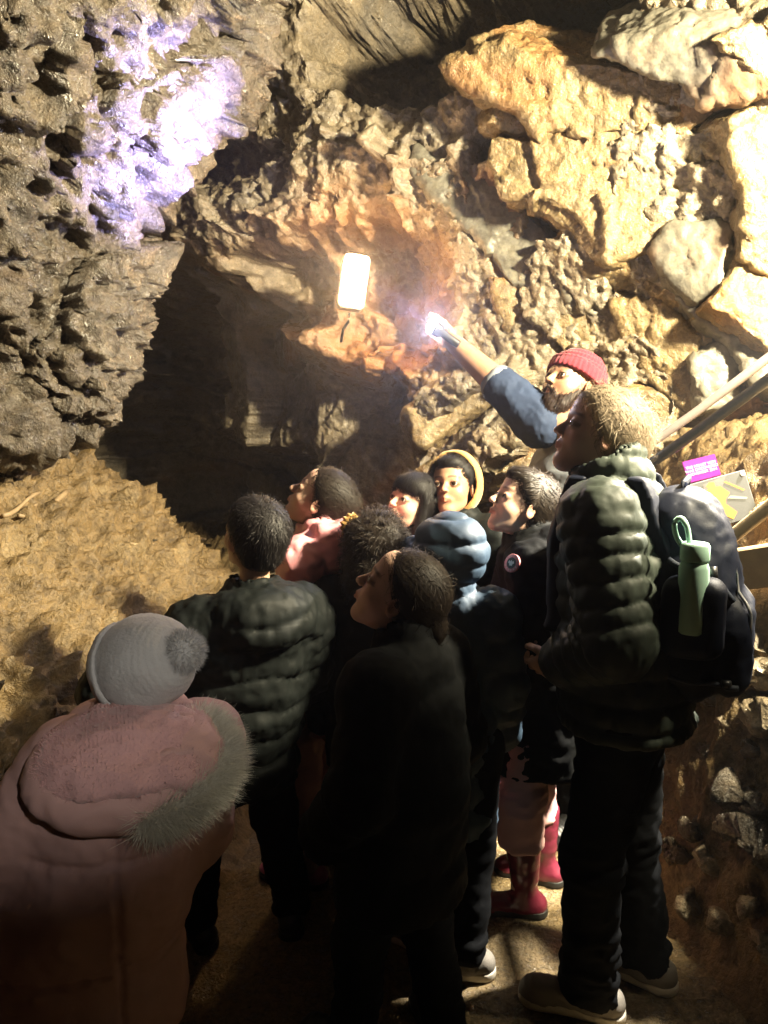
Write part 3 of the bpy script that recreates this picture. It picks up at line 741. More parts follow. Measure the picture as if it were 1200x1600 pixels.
for sx, sy in ((-.45, .42), (.45, .42), (.45, -.42), (-.45, -.42)):
    vf = tube([(0, 0, 0.004), (0, 0, 0.007), (0, 0, 0.0085)], [0.008, 0.008, 0.004], 12)
    frame_obj('screw', vf, Rb, Ob + Rb @ np.array((sx * w, sy * hg, 0)), M['steel'], ib)
for s in (-0.3, 0.3):
    frame_obj('post', bevbox(0.03, 0.03, 0.34, 0.004), Rb, Ob + Rb @ np.array((s * w, 0.0, -0.175)), M['wood'], ib)
for s in (0,):
    frame_obj('post', bevbox(0.025, 0.025, 0.36, 0.004), Rs, Os + Rs @ np.array((0, 0, -0.186)), M['wood'], ps)

# timber lying on the mud bank
D0, D1 = lie(-25, 1085, 1.2) + np.array((0, -.03, .01)), lie(215, 1008, 1.2) + np.array((0, -.03, .01))
pipe('handrail', 'black wet rail along the foot of the mud bank', [D0 - (D1 - D0) * 0.8, D0, D1, D1 + (D1 - D0) * 0.6 + np.array((0, 0, -.1))], 0.022, 'wetblack')
def stick(label, a, b, rad, mat, name='branch'):
    o = thing(name, label, 'branch' if name == 'branch' else 'slat', tuple((a + b) / 2))
    mids = [a + (b - a) * t + np.array((0, 0, 0.012 * math.sin(5 * t + rad * 400))) for t in np.linspace(0, 1, 7)]
    rr = [rad * (1.0 - 0.25 * t + 0.12 * math.sin(9 * t)) for t in np.linspace(0, 1, 7)]
    attach(mesh_obj('stem', *tube(mids, rr, 9), M[mat]), o); return o
stick('thick muddy branch poking up from the crest of the bank', lie(62, 822) + np.array((0, 0, .0)), lie(104, 775) + np.array((0, 0, .03)), 0.014, 'wood')
stick('thin pale branch under the rock overhang', lie(5, 812) + np.array((0, 0, .02)), lie(62, 789) + np.array((0, 0, .04)), 0.009, 'wood')
stick('short pale branch beneath the thin one', lie(30, 815) + np.array((0, 0, .02)), lie(58, 800) + np.array((0, 0, .02)), 0.007, 'wood')
for i, (a, b, w_, lab, mt) in enumerate([((215, 850), (318, 850), .012, 'long pale slat topmost of the timber on the bank', 'palewood'), ((235, 857), (325, 861), .014, 'wet dark slat between pale slats on the bank', 'darkwood'), ((262, 866), (322, 862), .010, 'thin pale slat below the wet dark one', 'palewood'), ((270, 872), (318, 868), .009, 'lowest thin slat of the timber on the bank', 'palewood'), ((205, 868), (235, 865), .012, 'short bleached slat end half sunk in the mud', 'palewood')]):
    p0, p1 = lie(*a), lie(*b); dv = p1 - p0; Ls = np.linalg.norm(dv); ex = dv / Ls; ez = np.array((0, -0.5, 1.)); ez -= ex * (ez @ ex); ez /= np.linalg.norm(ez)
    t = thing('slat', lab, 'slat', tuple((p0 + p1) / 2))
    frame_obj('board', bevbox(Ls, w_ * 3.2, w_ * 1.3, 0.003), np.stack((ex, np.cross(ez, ex), ez), 1), (p0 + p1) / 2 + np.array((0, 0, .03 + .004 * i)), M[mt], t)
# ------------------------------------------------------------------ people
def head_sdf(P, adult=False, ears=True):
    """head in units of its own height: chin z=0, crown z=1, face towards +y"""
    X = np.abs(P[:, 0]); S = np.stack((X, P[:, 1], P[:, 2]), 1)
    d = ell(S, (0, -0.05, 0.635), (0.335, 0.425, 0.36))
    jw = 0.0 if not adult else 0.02
    d = su(d, ell(S, (0, 0.09, 0.38), (0.268 + jw, 0.285, 0.36)), 0.12)
    d = su(d, ell(S, (0, 0.13, 0.74), (0.25, 0.245, 0.20)), 0.08)
    d = su(d, rcone(S, (0, 0.16, 0.28), (0, 0.265, 0.085), 0.19 + jw, 0.095 + jw), 0.09)
    d = su(d, rcone(S, (0.13, 0.0, 0.24), (0.05, 0.24, 0.09), 0.12 + jw, 0.08 + jw), 0.08)
    d = su(d, ell(S, (0.145, 0.215, 0.36), (0.125, 0.125, 0.12)), 0.07)
    d = su(d, rcone(S, (0.0, 0.345, 0.60), (0.16, 0.300, 0.595), 0.055, 0.045), 0.06)       # brow
    d = ss(d, ell(S, (0.145, 0.415, 0.505), (0.085, 0.075, 0.055)), 0.05)                    # eye socket
    d = su(d, rcone(S, (0, 0.355, 0.545), (0, 0.455, 0.385), 0.026, 0.046), 0.035)           # nose
    d = su(d, ell(S, (0.042, 0.425, 0.372), (0.034, 0.042, 0.030)), 0.02)
    d = ss(d, ell(S, (0.026, 0.445, 0.345), (0.016, 0.022, 0.016)), 0.012)
    d = su(d, rcone(S, (0, 0.365, 0.27), (0.085, 0.325, 0.235), 0.045, 0.03), 0.05)          # mouth mound
    d = su(d, rcone(S, (0, 0.408, 0.258), (0.075, 0.352, 0.236), 0.020, 0.010), 0.018)       # upper lip
    d = su(d, rcone(S, (0, 0.398, 0.208), (0.060, 0.355, 0.222), 0.024, 0.012), 0.018)       # lower lip
    d = ss(d, rcone(S, (0, 0.432, 0.234), (0.085, 0.372, 0.229), 0.008, 0.006), 0.010)       # between lips
    # lids
    lid = ell(S, (0.145, 0.315, 0.505), (0.082, 0.078, 0.070))
    lid = ss(lid, ell(S, (0.148, 0.39, 0.503), (0.062, 0.07, 0.027)), 0.008)
    d = su(d, lid, 0.02)
    if ears:
        e = ell(S, (0.345, -0.03, 0.45), (0.035, 0.082, 0.125), rotz(-0.35))
        e = ss(e, ell(S, (0.375, -0.015, 0.465), (0.022, 0.045, 0.075), rotz(-0.35)), 0.02)
        d = su(d, e, 0.02)
    return d
def head_mesh(H, neck_vec, adult=False, nr=0.2, ears=True, res=62):
    """head plus neck, scaled to metres; neck_vec = end of the neck in head units"""
    def fn(P):
        d = head_sdf(P, adult, ears)
        return su(d, rcone(P, (0, -0.07, 0.30), neck_vec, nr, nr * 1.15), 0.09)
    nv_ = np.array(neck_vec)
    lo = np.minimum((-0.45, -0.55, -0.1), nv_ - 0.28); hi = np.maximum((0.45, 0.56, 1.05), nv_ + 0.28)
    V, Q = nets(fn, lo, hi, 1.0 / res)
    V = relax(V, Q, 1, 0.4)
    X = np.abs(V[:, 0]); C = np.ones((len(V), 3))
    def blend(mask, col):
        C[:] = C * (1 - mask[:, None]) + np.array(col) * mask[:, None]
    lips = sstep(0.022, 0.010, np.abs(rcone(np.stack((X, V[:, 1], V[:, 2]), 1), (0, 0.40, 0.233), (0.075, 0.352, 0.230), 0.026, 0.012)) * (V[:, 1] > 0.3) + 9 * (V[:, 1] <= 0.3)) * sstep(0.05, 0.035, np.abs(V[:, 2] - 0.233))
    blend(lips * 0.8, (0.82, 0.48, 0.45))
    arch = 0.605 + 0.02 * np.cos((X - 0.14) * 14)
    brow = sstep(0.024, 0.010, np.abs(V[:, 2] - arch)) * (V[:, 1] > 0.2) * sstep(0.035, 0.06, X) * sstep(0.25, 0.21, X)
    blend(brow * 0.85, (0.16, 0.12, 0.10))
    lash = sstep(0.018, 0.006, np.abs(np.hypot((X - 0.148) / 2.3, V[:, 2] - 0.503) - 0.029)) * (V[:, 1] > 0.28) * (np.abs(V[:, 2] - 0.503) < 0.06)
    blend(lash * 0.7, (0.25, 0.18, 0.16))
    cheek = sstep(0.13, 0.03, np.hypot(X - 0.17, V[:, 2] - 0.36)) * (V[:, 1] > 0.15)
    blend(cheek * 0.35, (1.0, 0.78, 0.72))
    blend(0.4 * sstep(0.30, 0.36, X) * (np.abs(V[:, 2] - 0.45) < 0.16), (1.0, 0.70, 0.62))
    return V * H, Q, C
def hand_mesh(pose='relaxed', side=1):
    """wrist at the origin, fingers along +y, palm faces -z, thumb on the +x side (times side); metres, adult"""
    curl = {'relaxed': (20, 32, 22), 'grip': (52, 72, 45), 'open': (6, 12, 8)}[pose]
    ch = []
    for i, (x, L, y0) in enumerate(((0.030, 0.070, 0.088), (0.010, 0.079, 0.093), (-0.010, 0.073, 0.090), (-0.029, 0.057, 0.083))):
        p = np.array((x, y0, 0.0)); ang = 0.0; fan = (x * 2.0)
        for s, r0, r1, cu in zip((0.44, 0.31, 0.25), (0.0092, 0.0084, 0.0076), (0.0084, 0.0077, 0.0062), curl):
            ang += math.radians(cu)
            q = p + L * s * np.array((fan * math.cos(ang), math.cos(ang), -math.sin(ang)))
            ch.append((p, q, r0, r1)); p = q
    t0 = np.array((0.026, 0.028, -0.008)); tdir = {'relaxed': (0.55, 0.75, -0.3), 'grip': (0.35, 0.75, -0.62), 'open': (0.8, 0.6, -0.1)}[pose]
    tdir = np.array(tdir); tdir /= np.linalg.norm(tdir)
    t1 = t0 + tdir * 0.040; t2 = t1 + (tdir * 0.8 + np.array((-0.25, 0.4, -0.25))) * 0.03; t3 = t2 + (tdir * 0.6 + np.array((-0.4, 0.5, -0.2))) * 0.024
    th = [(t0, t1, 0.0135, 0.011), (t1, t2, 0.0105, 0.0095), (t2, t3, 0.0095, 0.0075)]
    def fn(P):
        d = rbox(P, (0.0, 0.050, 0), (0.041, 0.046, 0.0135), 0.012)
        d = su(d, rcone(P, (0, -0.03, 0), (0, 0.025, 0), 0.024, 0.024), 0.025)
        d = su(d, ell(P, (0.022, 0.035, -0.008), (0.018, 0.030, 0.013)), 0.01)
        f = None
        for c in ch:
            e = rcone(P, *c); f = e if f is None else np.minimum(f, e)
        d = su(d, f, 0.005); tt = None
        for c in th:
            e = rcone(P, *c); tt = e if tt is None else su(tt, e, 0.004)
        return su(d, tt, 0.006)
    V, Q = nets(fn, (-0.07, -0.05, -0.11), (0.10, 0.19, 0.04), 0.0034)
    if side < 0: V = V * np.array((-1, 1, 1)); Q = Q[:, ::-1]
    return V, Q
HANDS = {(p, s): hand_mesh(p, s) for p in ('relaxed', 'grip', 'open') for s in (1, -1)}

def ribbons(starts, normals, flow, sdf, n_seg, seg_len, width, lift=0.003, jit=0.25, seed=0, droop=0.0, taper=True):
    """thin tapered hair strands that follow the flow over a surface"""
    rg = np.random.default_rng(seed); n = len(starts)
    P = starts.copy(); pts = [P.copy()]; nn = [normals.copy()]
    jt = rg.normal(0, jit, (n, 3)); ln = seg_len * rg.uniform(0.6, 1.3, (n, 1)); lf = lift * rg.uniform(0.2, 1.6, n)
    e = 1e-3; last = normals.copy()
    for s in range(n_seg):
        d = flow(P) + jt; d[:, 2] -= droop * s / n_seg
        d -= (d * last).sum(1, keepdims=True) * last; d /= np.linalg.norm(d, axis=1, keepdims=True) + 1e-9
        P = P + d * ln
        if sdf is not None:
            f = sdf(P); g = np.stack([sdf(P + np.eye(3)[q] * e) - f for q in range(3)], 1) / e
            g /= np.linalg.norm(g, axis=1, keepdims=True) + 1e-9
            P = P - g * (f - lf)[:, None]; last = g
        pts.append(P.copy()); nn.append(last.copy())
    V, Q = [], []; k = n_seg + 1
    for s in range(k):
        t = pts[min(s + 1, k - 1)] - pts[max(s - 1, 0)]
        b = np.cross(t, nn[s]); b /= np.linalg.norm(b, axis=1, keepdims=True) + 1e-9
        w = width * (1.0 if not taper else (1 - 0.85 * s / n_seg))
        V += [pts[s] - b * w, pts[s] + b * w]
    V = np.stack(V, 1).reshape(-1, 3); base = (np.arange(n) * 2 * k)[:, None]
    for s in range(n_seg):
        Q.append(np.concatenate((base + 2 * s, base + 2 * s + 1, base + 2 * s + 3, base + 2 * s + 2), 1))
    return V, np.concatenate(Q)

def hair_sdf(style):
    """hair volume in head units"""
    def plane(P, sh=0.0, k=0.72): return (P[:, 1] - 0.075 - sh - k * (P[:, 2] - 0.45) - 0.05 * np.cos(np.clip(P[:, 0] * 9, -3.1, 3.1)) - 0.02 * vn(P * 14, 9)) / math.sqrt(1 + k * k)
    def cap(P, t, low=0.12, sh=0.0):
        d = ell(P, (0, -0.06, 0.635), (0.335 + t, 0.43 + t, 0.365 + t))
        d = su(d, ell(P, (0, -0.17, 0.40), (0.26 + t * 0.6, 0.28 + t * 0.6, 0.28)), 0.08)
        d = -su(-d, -plane(P, sh - 0.02), 0.10); return -su(-d, -(low - P[:, 2] + 0.2 * np.maximum(P[:, 1] + 0.1, 0)), 0.03)
    if style == 'short': return lambda P: cap(P, 0.035, 0.20)
    if style == 'boy':
        def f(P):
            d = cap(P, 0.05, 0.20)
            fr = ell(P, (0, 0.13, 0.88), (0.25, 0.25, 0.11)); return su(d, fr, 0.05)
        return f
    if style == 'slick':
        def f(P):
            d = cap(P, 0.035, 0.14); d = su(d, ell(P, (0, -0.50, 0.42), (0.13, 0.12, 0.15)), 0.05)
            return su(d, rcone(P, (0, -0.54, 0.38), (0, -0.60, -0.25), 0.11, 0.05), 0.04)
        return f
    if style == 'bun':
        return lambda P: su(cap(P, 0.045, 0.16), ell(P, (0, -0.42, 0.70), (0.20, 0.17, 0.19)), 0.08)
    if style == 'curly':
        def f(P):
            d = cap(P, 0.10, 0.05)
            for c in ((0.24, -0.3, 0.3), (-0.24, -0.3, 0.3), (0, -0.45, 0.25), (0.2, -0.3, 0.75), (-0.2, -0.3, 0.75), (0.15, -0.42, -0.02), (-0.15, -0.42, -0.02)):
                d = su(d, ell(P, c, (0.22, 0.2, 0.24)), 0.06)
            return d
        return f
    if style == 'bob':
        def f(P):
            d = cap(P, 0.06, 0.05, 0.0)
            fr = ell(P, (0, 0.06, 0.74), (0.345, 0.345, 0.27)); fr = np.maximum(fr, 0.66 - P[:, 2] - 0.12 * np.abs(P[:, 0])); d = su(d, fr, 0.03)
            for s in (-1, 1): d = su(d, rcone(P, (0.31 * s, 0.0, 0.55), (0.30 * s, -0.03, 0.0), 0.09, 0.07), 0.05)
            return su(d, ell(P, (0, -0.30, 0.22), (0.34, 0.18, 0.34)), 0.06)
        return f
    if style == 'woman':
        def f(P):
            d = cap(P, 0.065, 0.10, 0.03); d = su(d, ell(P, (0, -0.46, 0.50), (0.20, 0.15, 0.24)), 0.10)
            for s in (-1, 1): d = su(d, rcone(P, (0.30 * s, 0.14, 0.66), (0.355 * s, 0.0, 0.50), 0.05, 0.04), 0.05)
            return d
        return f
FLOW = {
 'short': lambda P: P - np.array((0.0, -0.25, 1.3)), 'boy': lambda P: np.stack((0.5 * P[:, 0], 1.0 - 2.2 * (P[:, 1] < -0.05), -0.5 + 0 * P[:, 0]), 1),
 'slick': lambda P: np.array((0, -0.55, 0.42)) - P + np.array((0, -0.15, 0)), 'bun': lambda P: np.array((0, -0.46, 0.72)) - P + np.array((0, -0.1, 0)),
 'curly': lambda P: np.stack((np.sin(P[:, 2] * 40 + P[:, 0] * 17), np.cos(P[:, 2] * 33 + P[:, 1] * 21), -0.9 + 0 * P[:, 0]), 1),
 'bob': lambda P: np.stack((0.6 * P[:, 0], 0.4 * P[:, 1], -1 + 0 * P[:, 0]), 1), 'woman': lambda P: np.array((0, -0.6, 0.35)) - P + np.array((0, 0, -0.1)),
}
def make_hair(style, H, mat, parent, R, O, n=1500, seed=0):
    fn = hair_sdf(style)
    V, Q = nets(fn, (-0.62, -0.85, -0.5), (0.62, 0.55, 1.2), 1 / 42)
    nn = vnormals(V, Q); fl = FLOW[style](V)
    fl = fl - (fl * nn).sum(1, keepdims=True) * nn; fl /= np.linalg.norm(fl, axis=1, keepdims=True) + 1e-9
    amp = 0.055 if style == 'curly' else 0.016
    side = np.cross(fl, nn); co = np.stack(((V * side).sum(1) * 26, (V * fl).sum(1) * 4, V[:, 2] * 3), 1)
    V2 = V + nn * (amp * (fbm(V * 7, 3, s=seed, ridge=True) if style == 'curly' else fbm(co, 3, s=seed)))[:, None]
    rg = np.random.default_rng(seed); idx = rg.integers(0, len(V), n)
    ln = {'short': 0.05, 'boy': 0.06, 'curly': 0.05, 'bob': 0.1, 'woman': 0.13}.get(style, 0.085)
    rv, rq = ribbons(V2[idx], nn[idx], FLOW[style], fn, 6, ln, 0.0042, {'curly': 0.09, 'woman': 0.014, 'slick': 0.018}.get(style, 0.03), {'curly': 0.7, 'woman': 0.07, 'slick': 0.09}.get(style, 0.16), seed)
    nf = max(60, n // 8); idx = rg.integers(0, len(V), nf)                              # stray hairs
    fv, fq = ribbons(V2[idx], nn[idx], lambda P: FLOW[style](P) * 0.6 + rg.normal(0, 0.5, P.shape), fn, 5, ln * 0.9, 0.003, 0.06, 0.5, seed + 1)
    VV, QQ = join((V2, Q), (rv, rq), (fv, fq))
    return attach(mesh_obj('hair', VV * H @ R.T + O, QQ, mat), parent)

def eyes(H, R, O, parent, iris=(0.03, 0.018, 0.01), look=(0, 1, 0.1)):
    if 'eyewhite' not in M:
        M['eyewhite'] = plain('eye_white', (0.48, 0.45, 0.42), 0.35, var=0.04, bump=0.0)
        M['iris'] = plain('eye_iris', iris, 0.08, var=0.2, bump=0.0)
    look = np.array(look, float); look /= np.linalg.norm(look)
    for s in (-1, 1):
        V, Q = nets(lambda P: np.sqrt((P * P).sum(1)) - 1, (-1.2, -1.2, -1.2), (1.2, 1.2, 1.2), 0.16)
        c = np.array((0.145 * s, 0.315, 0.503))
        e = attach(mesh_obj('eye', (V * 0.068 + c) * H @ R.T + O, Q, M['eyewhite']), parent)
        u = np.cross(look, (0, 0, 1)); u /= np.linalg.norm(u); v = np.cross(u, look)
        ring = [c + look * (0.068 * math.cos(q)) * 1.02 + 0.068 * math.sin(q) * (u * math.cos(t) + v * math.sin(t)) * 1.02 for q in (0.3, 0.62) for t in np.arange(14) / 14 * 2 * math.pi]
        Vr = np.array([c + look * 0.072] + ring); Fr = [(0, 1 + (k + 1) % 14, 1 + k) for k in range(14)] + [(1 + k, 1 + (k + 1) % 14, 15 + (k + 1) % 14, 15 + k) for k in range(14)]
        ir = mesh_obj('iris', Vr * H @ R.T + O, Fr, M['iris']); ir.parent = e

class Body:
    """one person: local frame r (their right), f (forward), z (up); yaw 0 faces +Y, positive turns to -X"""
    def __init__(s, label, x, y, yaw, h, head, hdir, adult=False, group=None, Hh=None, skin='skin_a', feet=None, arms=None, hunch=0.0, drop=0.0):
        s.h, s.yaw = h, math.radians(yaw); s.adult = adult
        s.root = thing('person', label, 'person', (x, y, 0), group)
        s.Rb = rotz(s.yaw); s.O = np.array((x, y, 0.0)); s.H = Hh or (0.232 if adult else 0.208)
        s.hc = np.array(head)
        hy, hp, hr = [math.radians(a) for a in hdir]; s.Rh = rotz(hy) @ rotx(hp) @ roty(hr)
        s.Oh = s.hc - s.Rh @ np.array((0, 0, 0.55)) * s.H                 # chin-level origin of the head frame
        hl = s.loc(s.hc)
        s.zs = hl[2] - s.H * 0.5 - (0.075 if adult else 0.062) - drop           # shoulder height
        s.sc = np.array((hl[0] * 0.85, hl[1] * 0.75 - 0.02 - hunch, s.zs)) # shoulder centre
        s.sw = 0.103 * h * (1.08 if adult else 1.0); s.hip = 0.49 * h; s.u = h / 1.3
        s.feet = feet or [(-0.075 * s.u, 0.02, 8), (0.075 * s.u, -0.02, -8)]
        s.sh = [s.sc + np.array((q * s.sw, 0, -0.015)) for q in (-1, 1)]
        s.arm = []
        for i, q in enumerate((-1, 1)):
            a = (arms or [None, None])[i]
            if a is None: a = ((q * 0.155 * h, -0.03, s.zs - 0.185 * h), (q * 0.150 * h, 0.05, s.zs - 0.33 * h))
            s.arm.append([np.array(a[0], float), np.array(a[1], float)])
        s.skin = M[skin]
    def up(s, d):
        for i in (0, 1):
            for j in (0, 1): s.arm[i][j] = s.arm[i][j] + np.array((0, 0, d))
    def loc(s, w): return s.Rb.T @ (np.array(w) - s.O)
    def W(s, V): return V @ s.Rb.T + s.O
    def legs(s):
        out = []
        for i, (r, f, a) in enumerate(s.feet):
            q = -1 if i == 0 else 1
            hipj = np.array((q * 0.058 * s.h, 0, s.hip)); ank = np.array((r, f, 0.085))
            kn = (hipj * 0.47 + ank * 0.53) + np.array((0, 0.025, 0)); out.append((hipj, kn, ank))
        return out
    def body(s, hands=('relaxed', 'relaxed'), fine=0.014, ears=True, hand_rot=(None, None), face=True, res=62):
        H = s.H
        nk = s.Rh.T @ (s.Rb @ (s.sc + np.array((0, -0.005, 0.0))) + s.O - s.Oh) / H
        V, Q, C = head_mesh(H, nk, s.adult, 0.205 if s.adult else 0.185, ears, res)
        parts = [(V @ s.Rh.T + s.Oh, Q)]; cols = [C]
        u = s.u
        def fn(P):
            d = rcone(P, (0, 0, s.hip), s.sc * 0.5 + np.array((0, 0, s.hip * 0.5)), 0.085 * u, 0.085 * u)
            d = su(d, rcone(P, s.sc * 0.5 + np.array((0, 0, s.hip * 0.5)), s.sc - np.array((0, 0, 0.07)), 0.085 * u, 0.08 * u), 0.04)
            d = su(d, rcone(P, s.sh[0], s.sh[1], 0.045 * u, 0.045 * u), 0.05)
            for i in (0, 1):
                d = su(d, rcone(P, s.sh[i], s.arm[i][0], 0.046 * u, 0.037 * u), 0.02)
                d = su(d, rcone(P, s.arm[i][0], s.arm[i][1], 0.040 * u, 0.025 * u), 0.015)
            for a, k, b in s.legs():
                d = su(d, rcone(P, a, k, 0.066 * u, 0.044 * u), 0.03); d = su(d, rcone(P, k, b, 0.044 * u, 0.030 * u), 0.02)
            return d
        pts = np.array([s.sc, *s.sh, s.arm[0][0], s.arm[0][1], s.arm[1][0], s.arm[1][1]] + [q for l in s.legs() for q in l])
        V, Q = nets(fn, pts.min(0) - 0.1, pts.max(0) + 0.1, fine)
        parts.append((s.W(V), Q)); cols.append(np.ones((len(V), 3)))
        for i, q in enumerate((-1, 1)):
            if hands[i] is None: continue
            hv, hq = HANDS[(hands[i], -q)]       # thumb points inward / forward
            sc_ = 1.0 if s.adult else 0.76
            y = s.arm[i][1] - s.arm[i][0]; y /= np.linalg.norm(y)
            if hand_rot[i] is not None: xdir = np.array(hand_rot[i], float)
            else: xdir = np.array((0, 1, 0.2))
            x = xdir - y * (xdir @ y); x /= np.linalg.norm(x); x = x * (1 if -q > 0 else -1)
            z_ = np.cross(x, y)
            parts.append((s.W(hv * sc_ @ np.stack((x, y, z_), 0) + s.arm[i][1]), hq)); cols.append(np.ones((len(hv), 3)))
        V, Q = join(*parts)
        s.bodyo = attach(mesh_obj('body', V, Q, s.skin, attrs={'Col': np.concatenate(cols)}), s.root)
        if face: eyes(H, s.Rh, s.Oh, s.root)
        return s.bodyo
    def hair(s, style, mat, n=1500, seed=0): return make_hair(style, s.H, M[mat], s.root, s.Rh, s.Oh, int(n * 1.9), seed)
    def jacket(s, mat, hem, wc, wh, dr=0.74, quilt=0.0, period=0.085, sleeve=0.062, cuff=0.05, collar=0.0, hood=None, wrinkle=0.008, res=0.0085, name='jacket', sleeve_end=1.0, seed=0, belly=0.0, neck_r=0.0):
        u = s.u
        def axis(P):
            t = np.clip((P[:, 2] - s.hip) / (s.zs - s.hip), -0.2, 1.1)
            return np.stack((P[:, 0] - s.sc[0] * t, (P[:, 1] - s.sc[1] * t - belly * np.sin(np.clip(t, 0, 1) * math.pi)) / dr, P[:, 2]), 1)
        def torso(P):
            q = axis(P); zt = s.zs - 0.045
            d = rcone(q, (0, 0, hem - 0.05), (0, 0, (hem + zt) / 2), wh, (wh + wc) / 2)
            d = su(d, rcone(q, (0, 0, (hem + zt) / 2), (0, 0, zt - wc * 0.62), (wh + wc) / 2, wc), 0.05)
            d = np.minimum(d, d) * dr ** 0.5
            d = su(d, rcone(P, s.sh[0], s.sh[1], sleeve * 0.9, sleeve * 0.9), 0.06)
            return d
        def arm_i(P, i):
            e = rcone(P, s.sh[i], s.arm[i][0], sleeve * 1.08, sleeve * 0.95)
            w = s.arm[i][0] + (s.arm[i][1] - s.arm[i][0]) * sleeve_end
            return su(e, rcone(P, s.arm[i][0], w, sleeve * 0.95, cuff), 0.03)
        hl = s.Rb.T @ (s.Oh - s.O)
        nb = s.sc + np.array((0, 0.0, 0.01)); nt_ = nb + (hl - nb) * 0.35 + np.array((0, -0.01, 0.02))
        def extra(P):
            d = np.full(len(P), 9.0)
            if collar > 0:
                d = np.minimum(d, rcone(P, nb + np.array((0, 0.0, -0.02)), nt_ + np.array((0, 0, collar)), 0.085 * u + neck_r, 0.066 * u + neck_r))
            if hood == 'down':
                d = su(d, ell(P, nb + np.array((0, -0.085 * u, 0.005)), (0.125 * u, 0.075 * u, 0.085 * u)), 0.03)
                for q in (-1, 1): d = su(d, rcone(P, nb + np.array((q * 0.085 * u, -0.06, 0.03)), nb + np.array((q * 0.06 * u, 0.075, -0.02)), 0.045 * u, 0.03 * u), 0.04)
            return d
        def fn(P):
            d = torso(P)
            d = su(d, np.minimum(arm_i(P, 0), arm_i(P, 1)), 0.035)
            d = su(d, extra(P), 0.03)
            d = np.maximum(d, hem - P[:, 2])
            if collar > 0:      # neck opening
                d = ss(d, rcone(P, nb + np.array((0, 0, 0.03)), nt_ + (nt_ - nb) * 1.2 + np.array((0, 0, collar)), 0.05 * u + neck_r, 0.058 * u + neck_r), 0.01)
            return d
        pts = np.array([s.sc, *s.sh, s.arm[0][0], s.arm[0][1], s.arm[1][0], s.arm[1][1], (0, 0, hem)])
        pad = max(wc, wh) + 0.02
        lo = pts.min(0) - np.array((sleeve + .02, sleeve + .02, 0.03)); hi = pts.max(0) + np.array((sleeve + .02, sleeve + .02, 0.16))
        lo[:2] = np.minimum(lo[:2], [min(0, s.sc[0]) - pad, min(0, s.sc[1]) - pad]); hi[:2] = np.maximum(hi[:2], [max(0, s.sc[0]) + pad, max(0, s.sc[1]) + pad])
        hi[2] = max(hi[2], s.zs + 0.2)
        V, Q = nets(fn, lo, hi, res); V = relax(V, Q, 1, 0.5); nn = vnormals(V, Q)
        dt = torso(V); a0, a1 = arm_i(V, 0), arm_i(V, 1); am = np.minimum(a0, a1); isarm = sstep(0.012, -0.012, am - dt)
        wv = 0.35 * fbm(V * 7, 2, s=seed + 5)
        sz = (V[:, 2]) / period + wv
        L = []
        for i in (0, 1):
            b1 = s.arm[i][0] - s.sh[i]; l1 = np.linalg.norm(b1); b2 = s.arm[i][1] - s.arm[i][0]; l2 = np.linalg.norm(b2)
            t1 = np.clip((V - s.sh[i]) @ b1 / l1, 0, l1); t2 = np.clip((V - s.arm[i][0]) @ b2 / l2, 0, l2)
            L.append((t1 + t2) / (period * 0.85) + wv)
        sa = np.where(a0 < a1, L[0], L[1])
        dsp = wrinkle * (fbm(V * np.array((9, 9, 14)), 4, 0.55, s=seed, ridge=True) + 0.6 * fbm(V * 28, 2, s=seed + 1))
        # folds pile up at the elbow and the hem of the sleeve
        el = np.minimum(np.linalg.norm(V - s.arm[0][0], axis=1), np.linalg.norm(V - s.arm[1][0], axis=1))
        dsp += 0.006 * sstep(0.13, 0.03, el) * np.sin(sa * 9 + 3 * fbm(V * 10, 2, s=seed + 2)) * isarm * (quilt == 0)
        if name == 'parka':
            dsp += 0.013 * fbm(V * np.array((8, 8, 2.2)), 3, s=seed + 9) * (1 - isarm)
            for dd in (np.abs(V[:, 0] - s.sc[0] * 0.5), np.abs(V[:, 2] - (s.zs - 0.17)), np.abs(V[:, 2] - (s.zs - 0.40))):
                dsp += (-0.0075 * np.exp(-(dd / 0.006) ** 2) + 0.004 * np.exp(-(dd / 0.022) ** 2) * fbm(V * 55, 2, s=seed + 11)) * (1 - isarm)
        if quilt > 0:
            pr = lambda v: np.sqrt(np.abs(np.sin(math.pi * v)) + 1e-6)
            dsp += quilt * ((1 - isarm) * pr(sz) + isarm * pr(sa)) - quilt * 0.5
            dsp += quilt * 0.42 * fbm(V * np.array((55, 55, 20)), 3, 0.6, s=seed + 7)
        V = V + nn * dsp[:, None]
        s.jfn = fn
        return attach(mesh_obj(name, s.W(V), Q, M[mat]), s.root)
    def trousers(s, mat, top=None, rt=0.078, rk=0.062, ra=0.052, bottom=0.06, wrinkle=0.009, seed=0, res=0.0095):
        u = s.u; lg = s.legs(); top = top or s.hip + 0.08
        def fn(P):
            d = None
            for a, k, b in lg:
                e = su(rcone(P, a, k, rt * u, rk * u), rcone(P, k, b, rk * u, ra * u), 0.03); d = e if d is None else su(d, e, 0.02)
            d = su(d, rcone(P, (-.04, 0, s.hip + .02), (.04, 0, s.hip + .02), 0.095 * u, 0.095 * u), 0.05)
            return np.maximum(np.maximum(d, bottom - P[:, 2]), P[:, 2] - top)
        pts = np.array([q for l in lg for q in l] + [(0, 0, top)])
        V, Q = nets(fn, pts.min(0) - np.array((.13, .13, .1)), pts.max(0) + np.array((.13, .13, .05)), res)
        V = relax(V, Q, 1, 0.5); nn = vnormals(V, Q)
        low = sstep(0.35, 0.08, V[:, 2]) + 0.5 * sstep(0.12, 0.0, np.abs(V[:, 2] - 0.28 * s.h))
        dsp = wrinkle * (0.6 + low) * fbm(V * np.array((10, 10, 22)), 3, 0.6, s=seed, ridge=True)
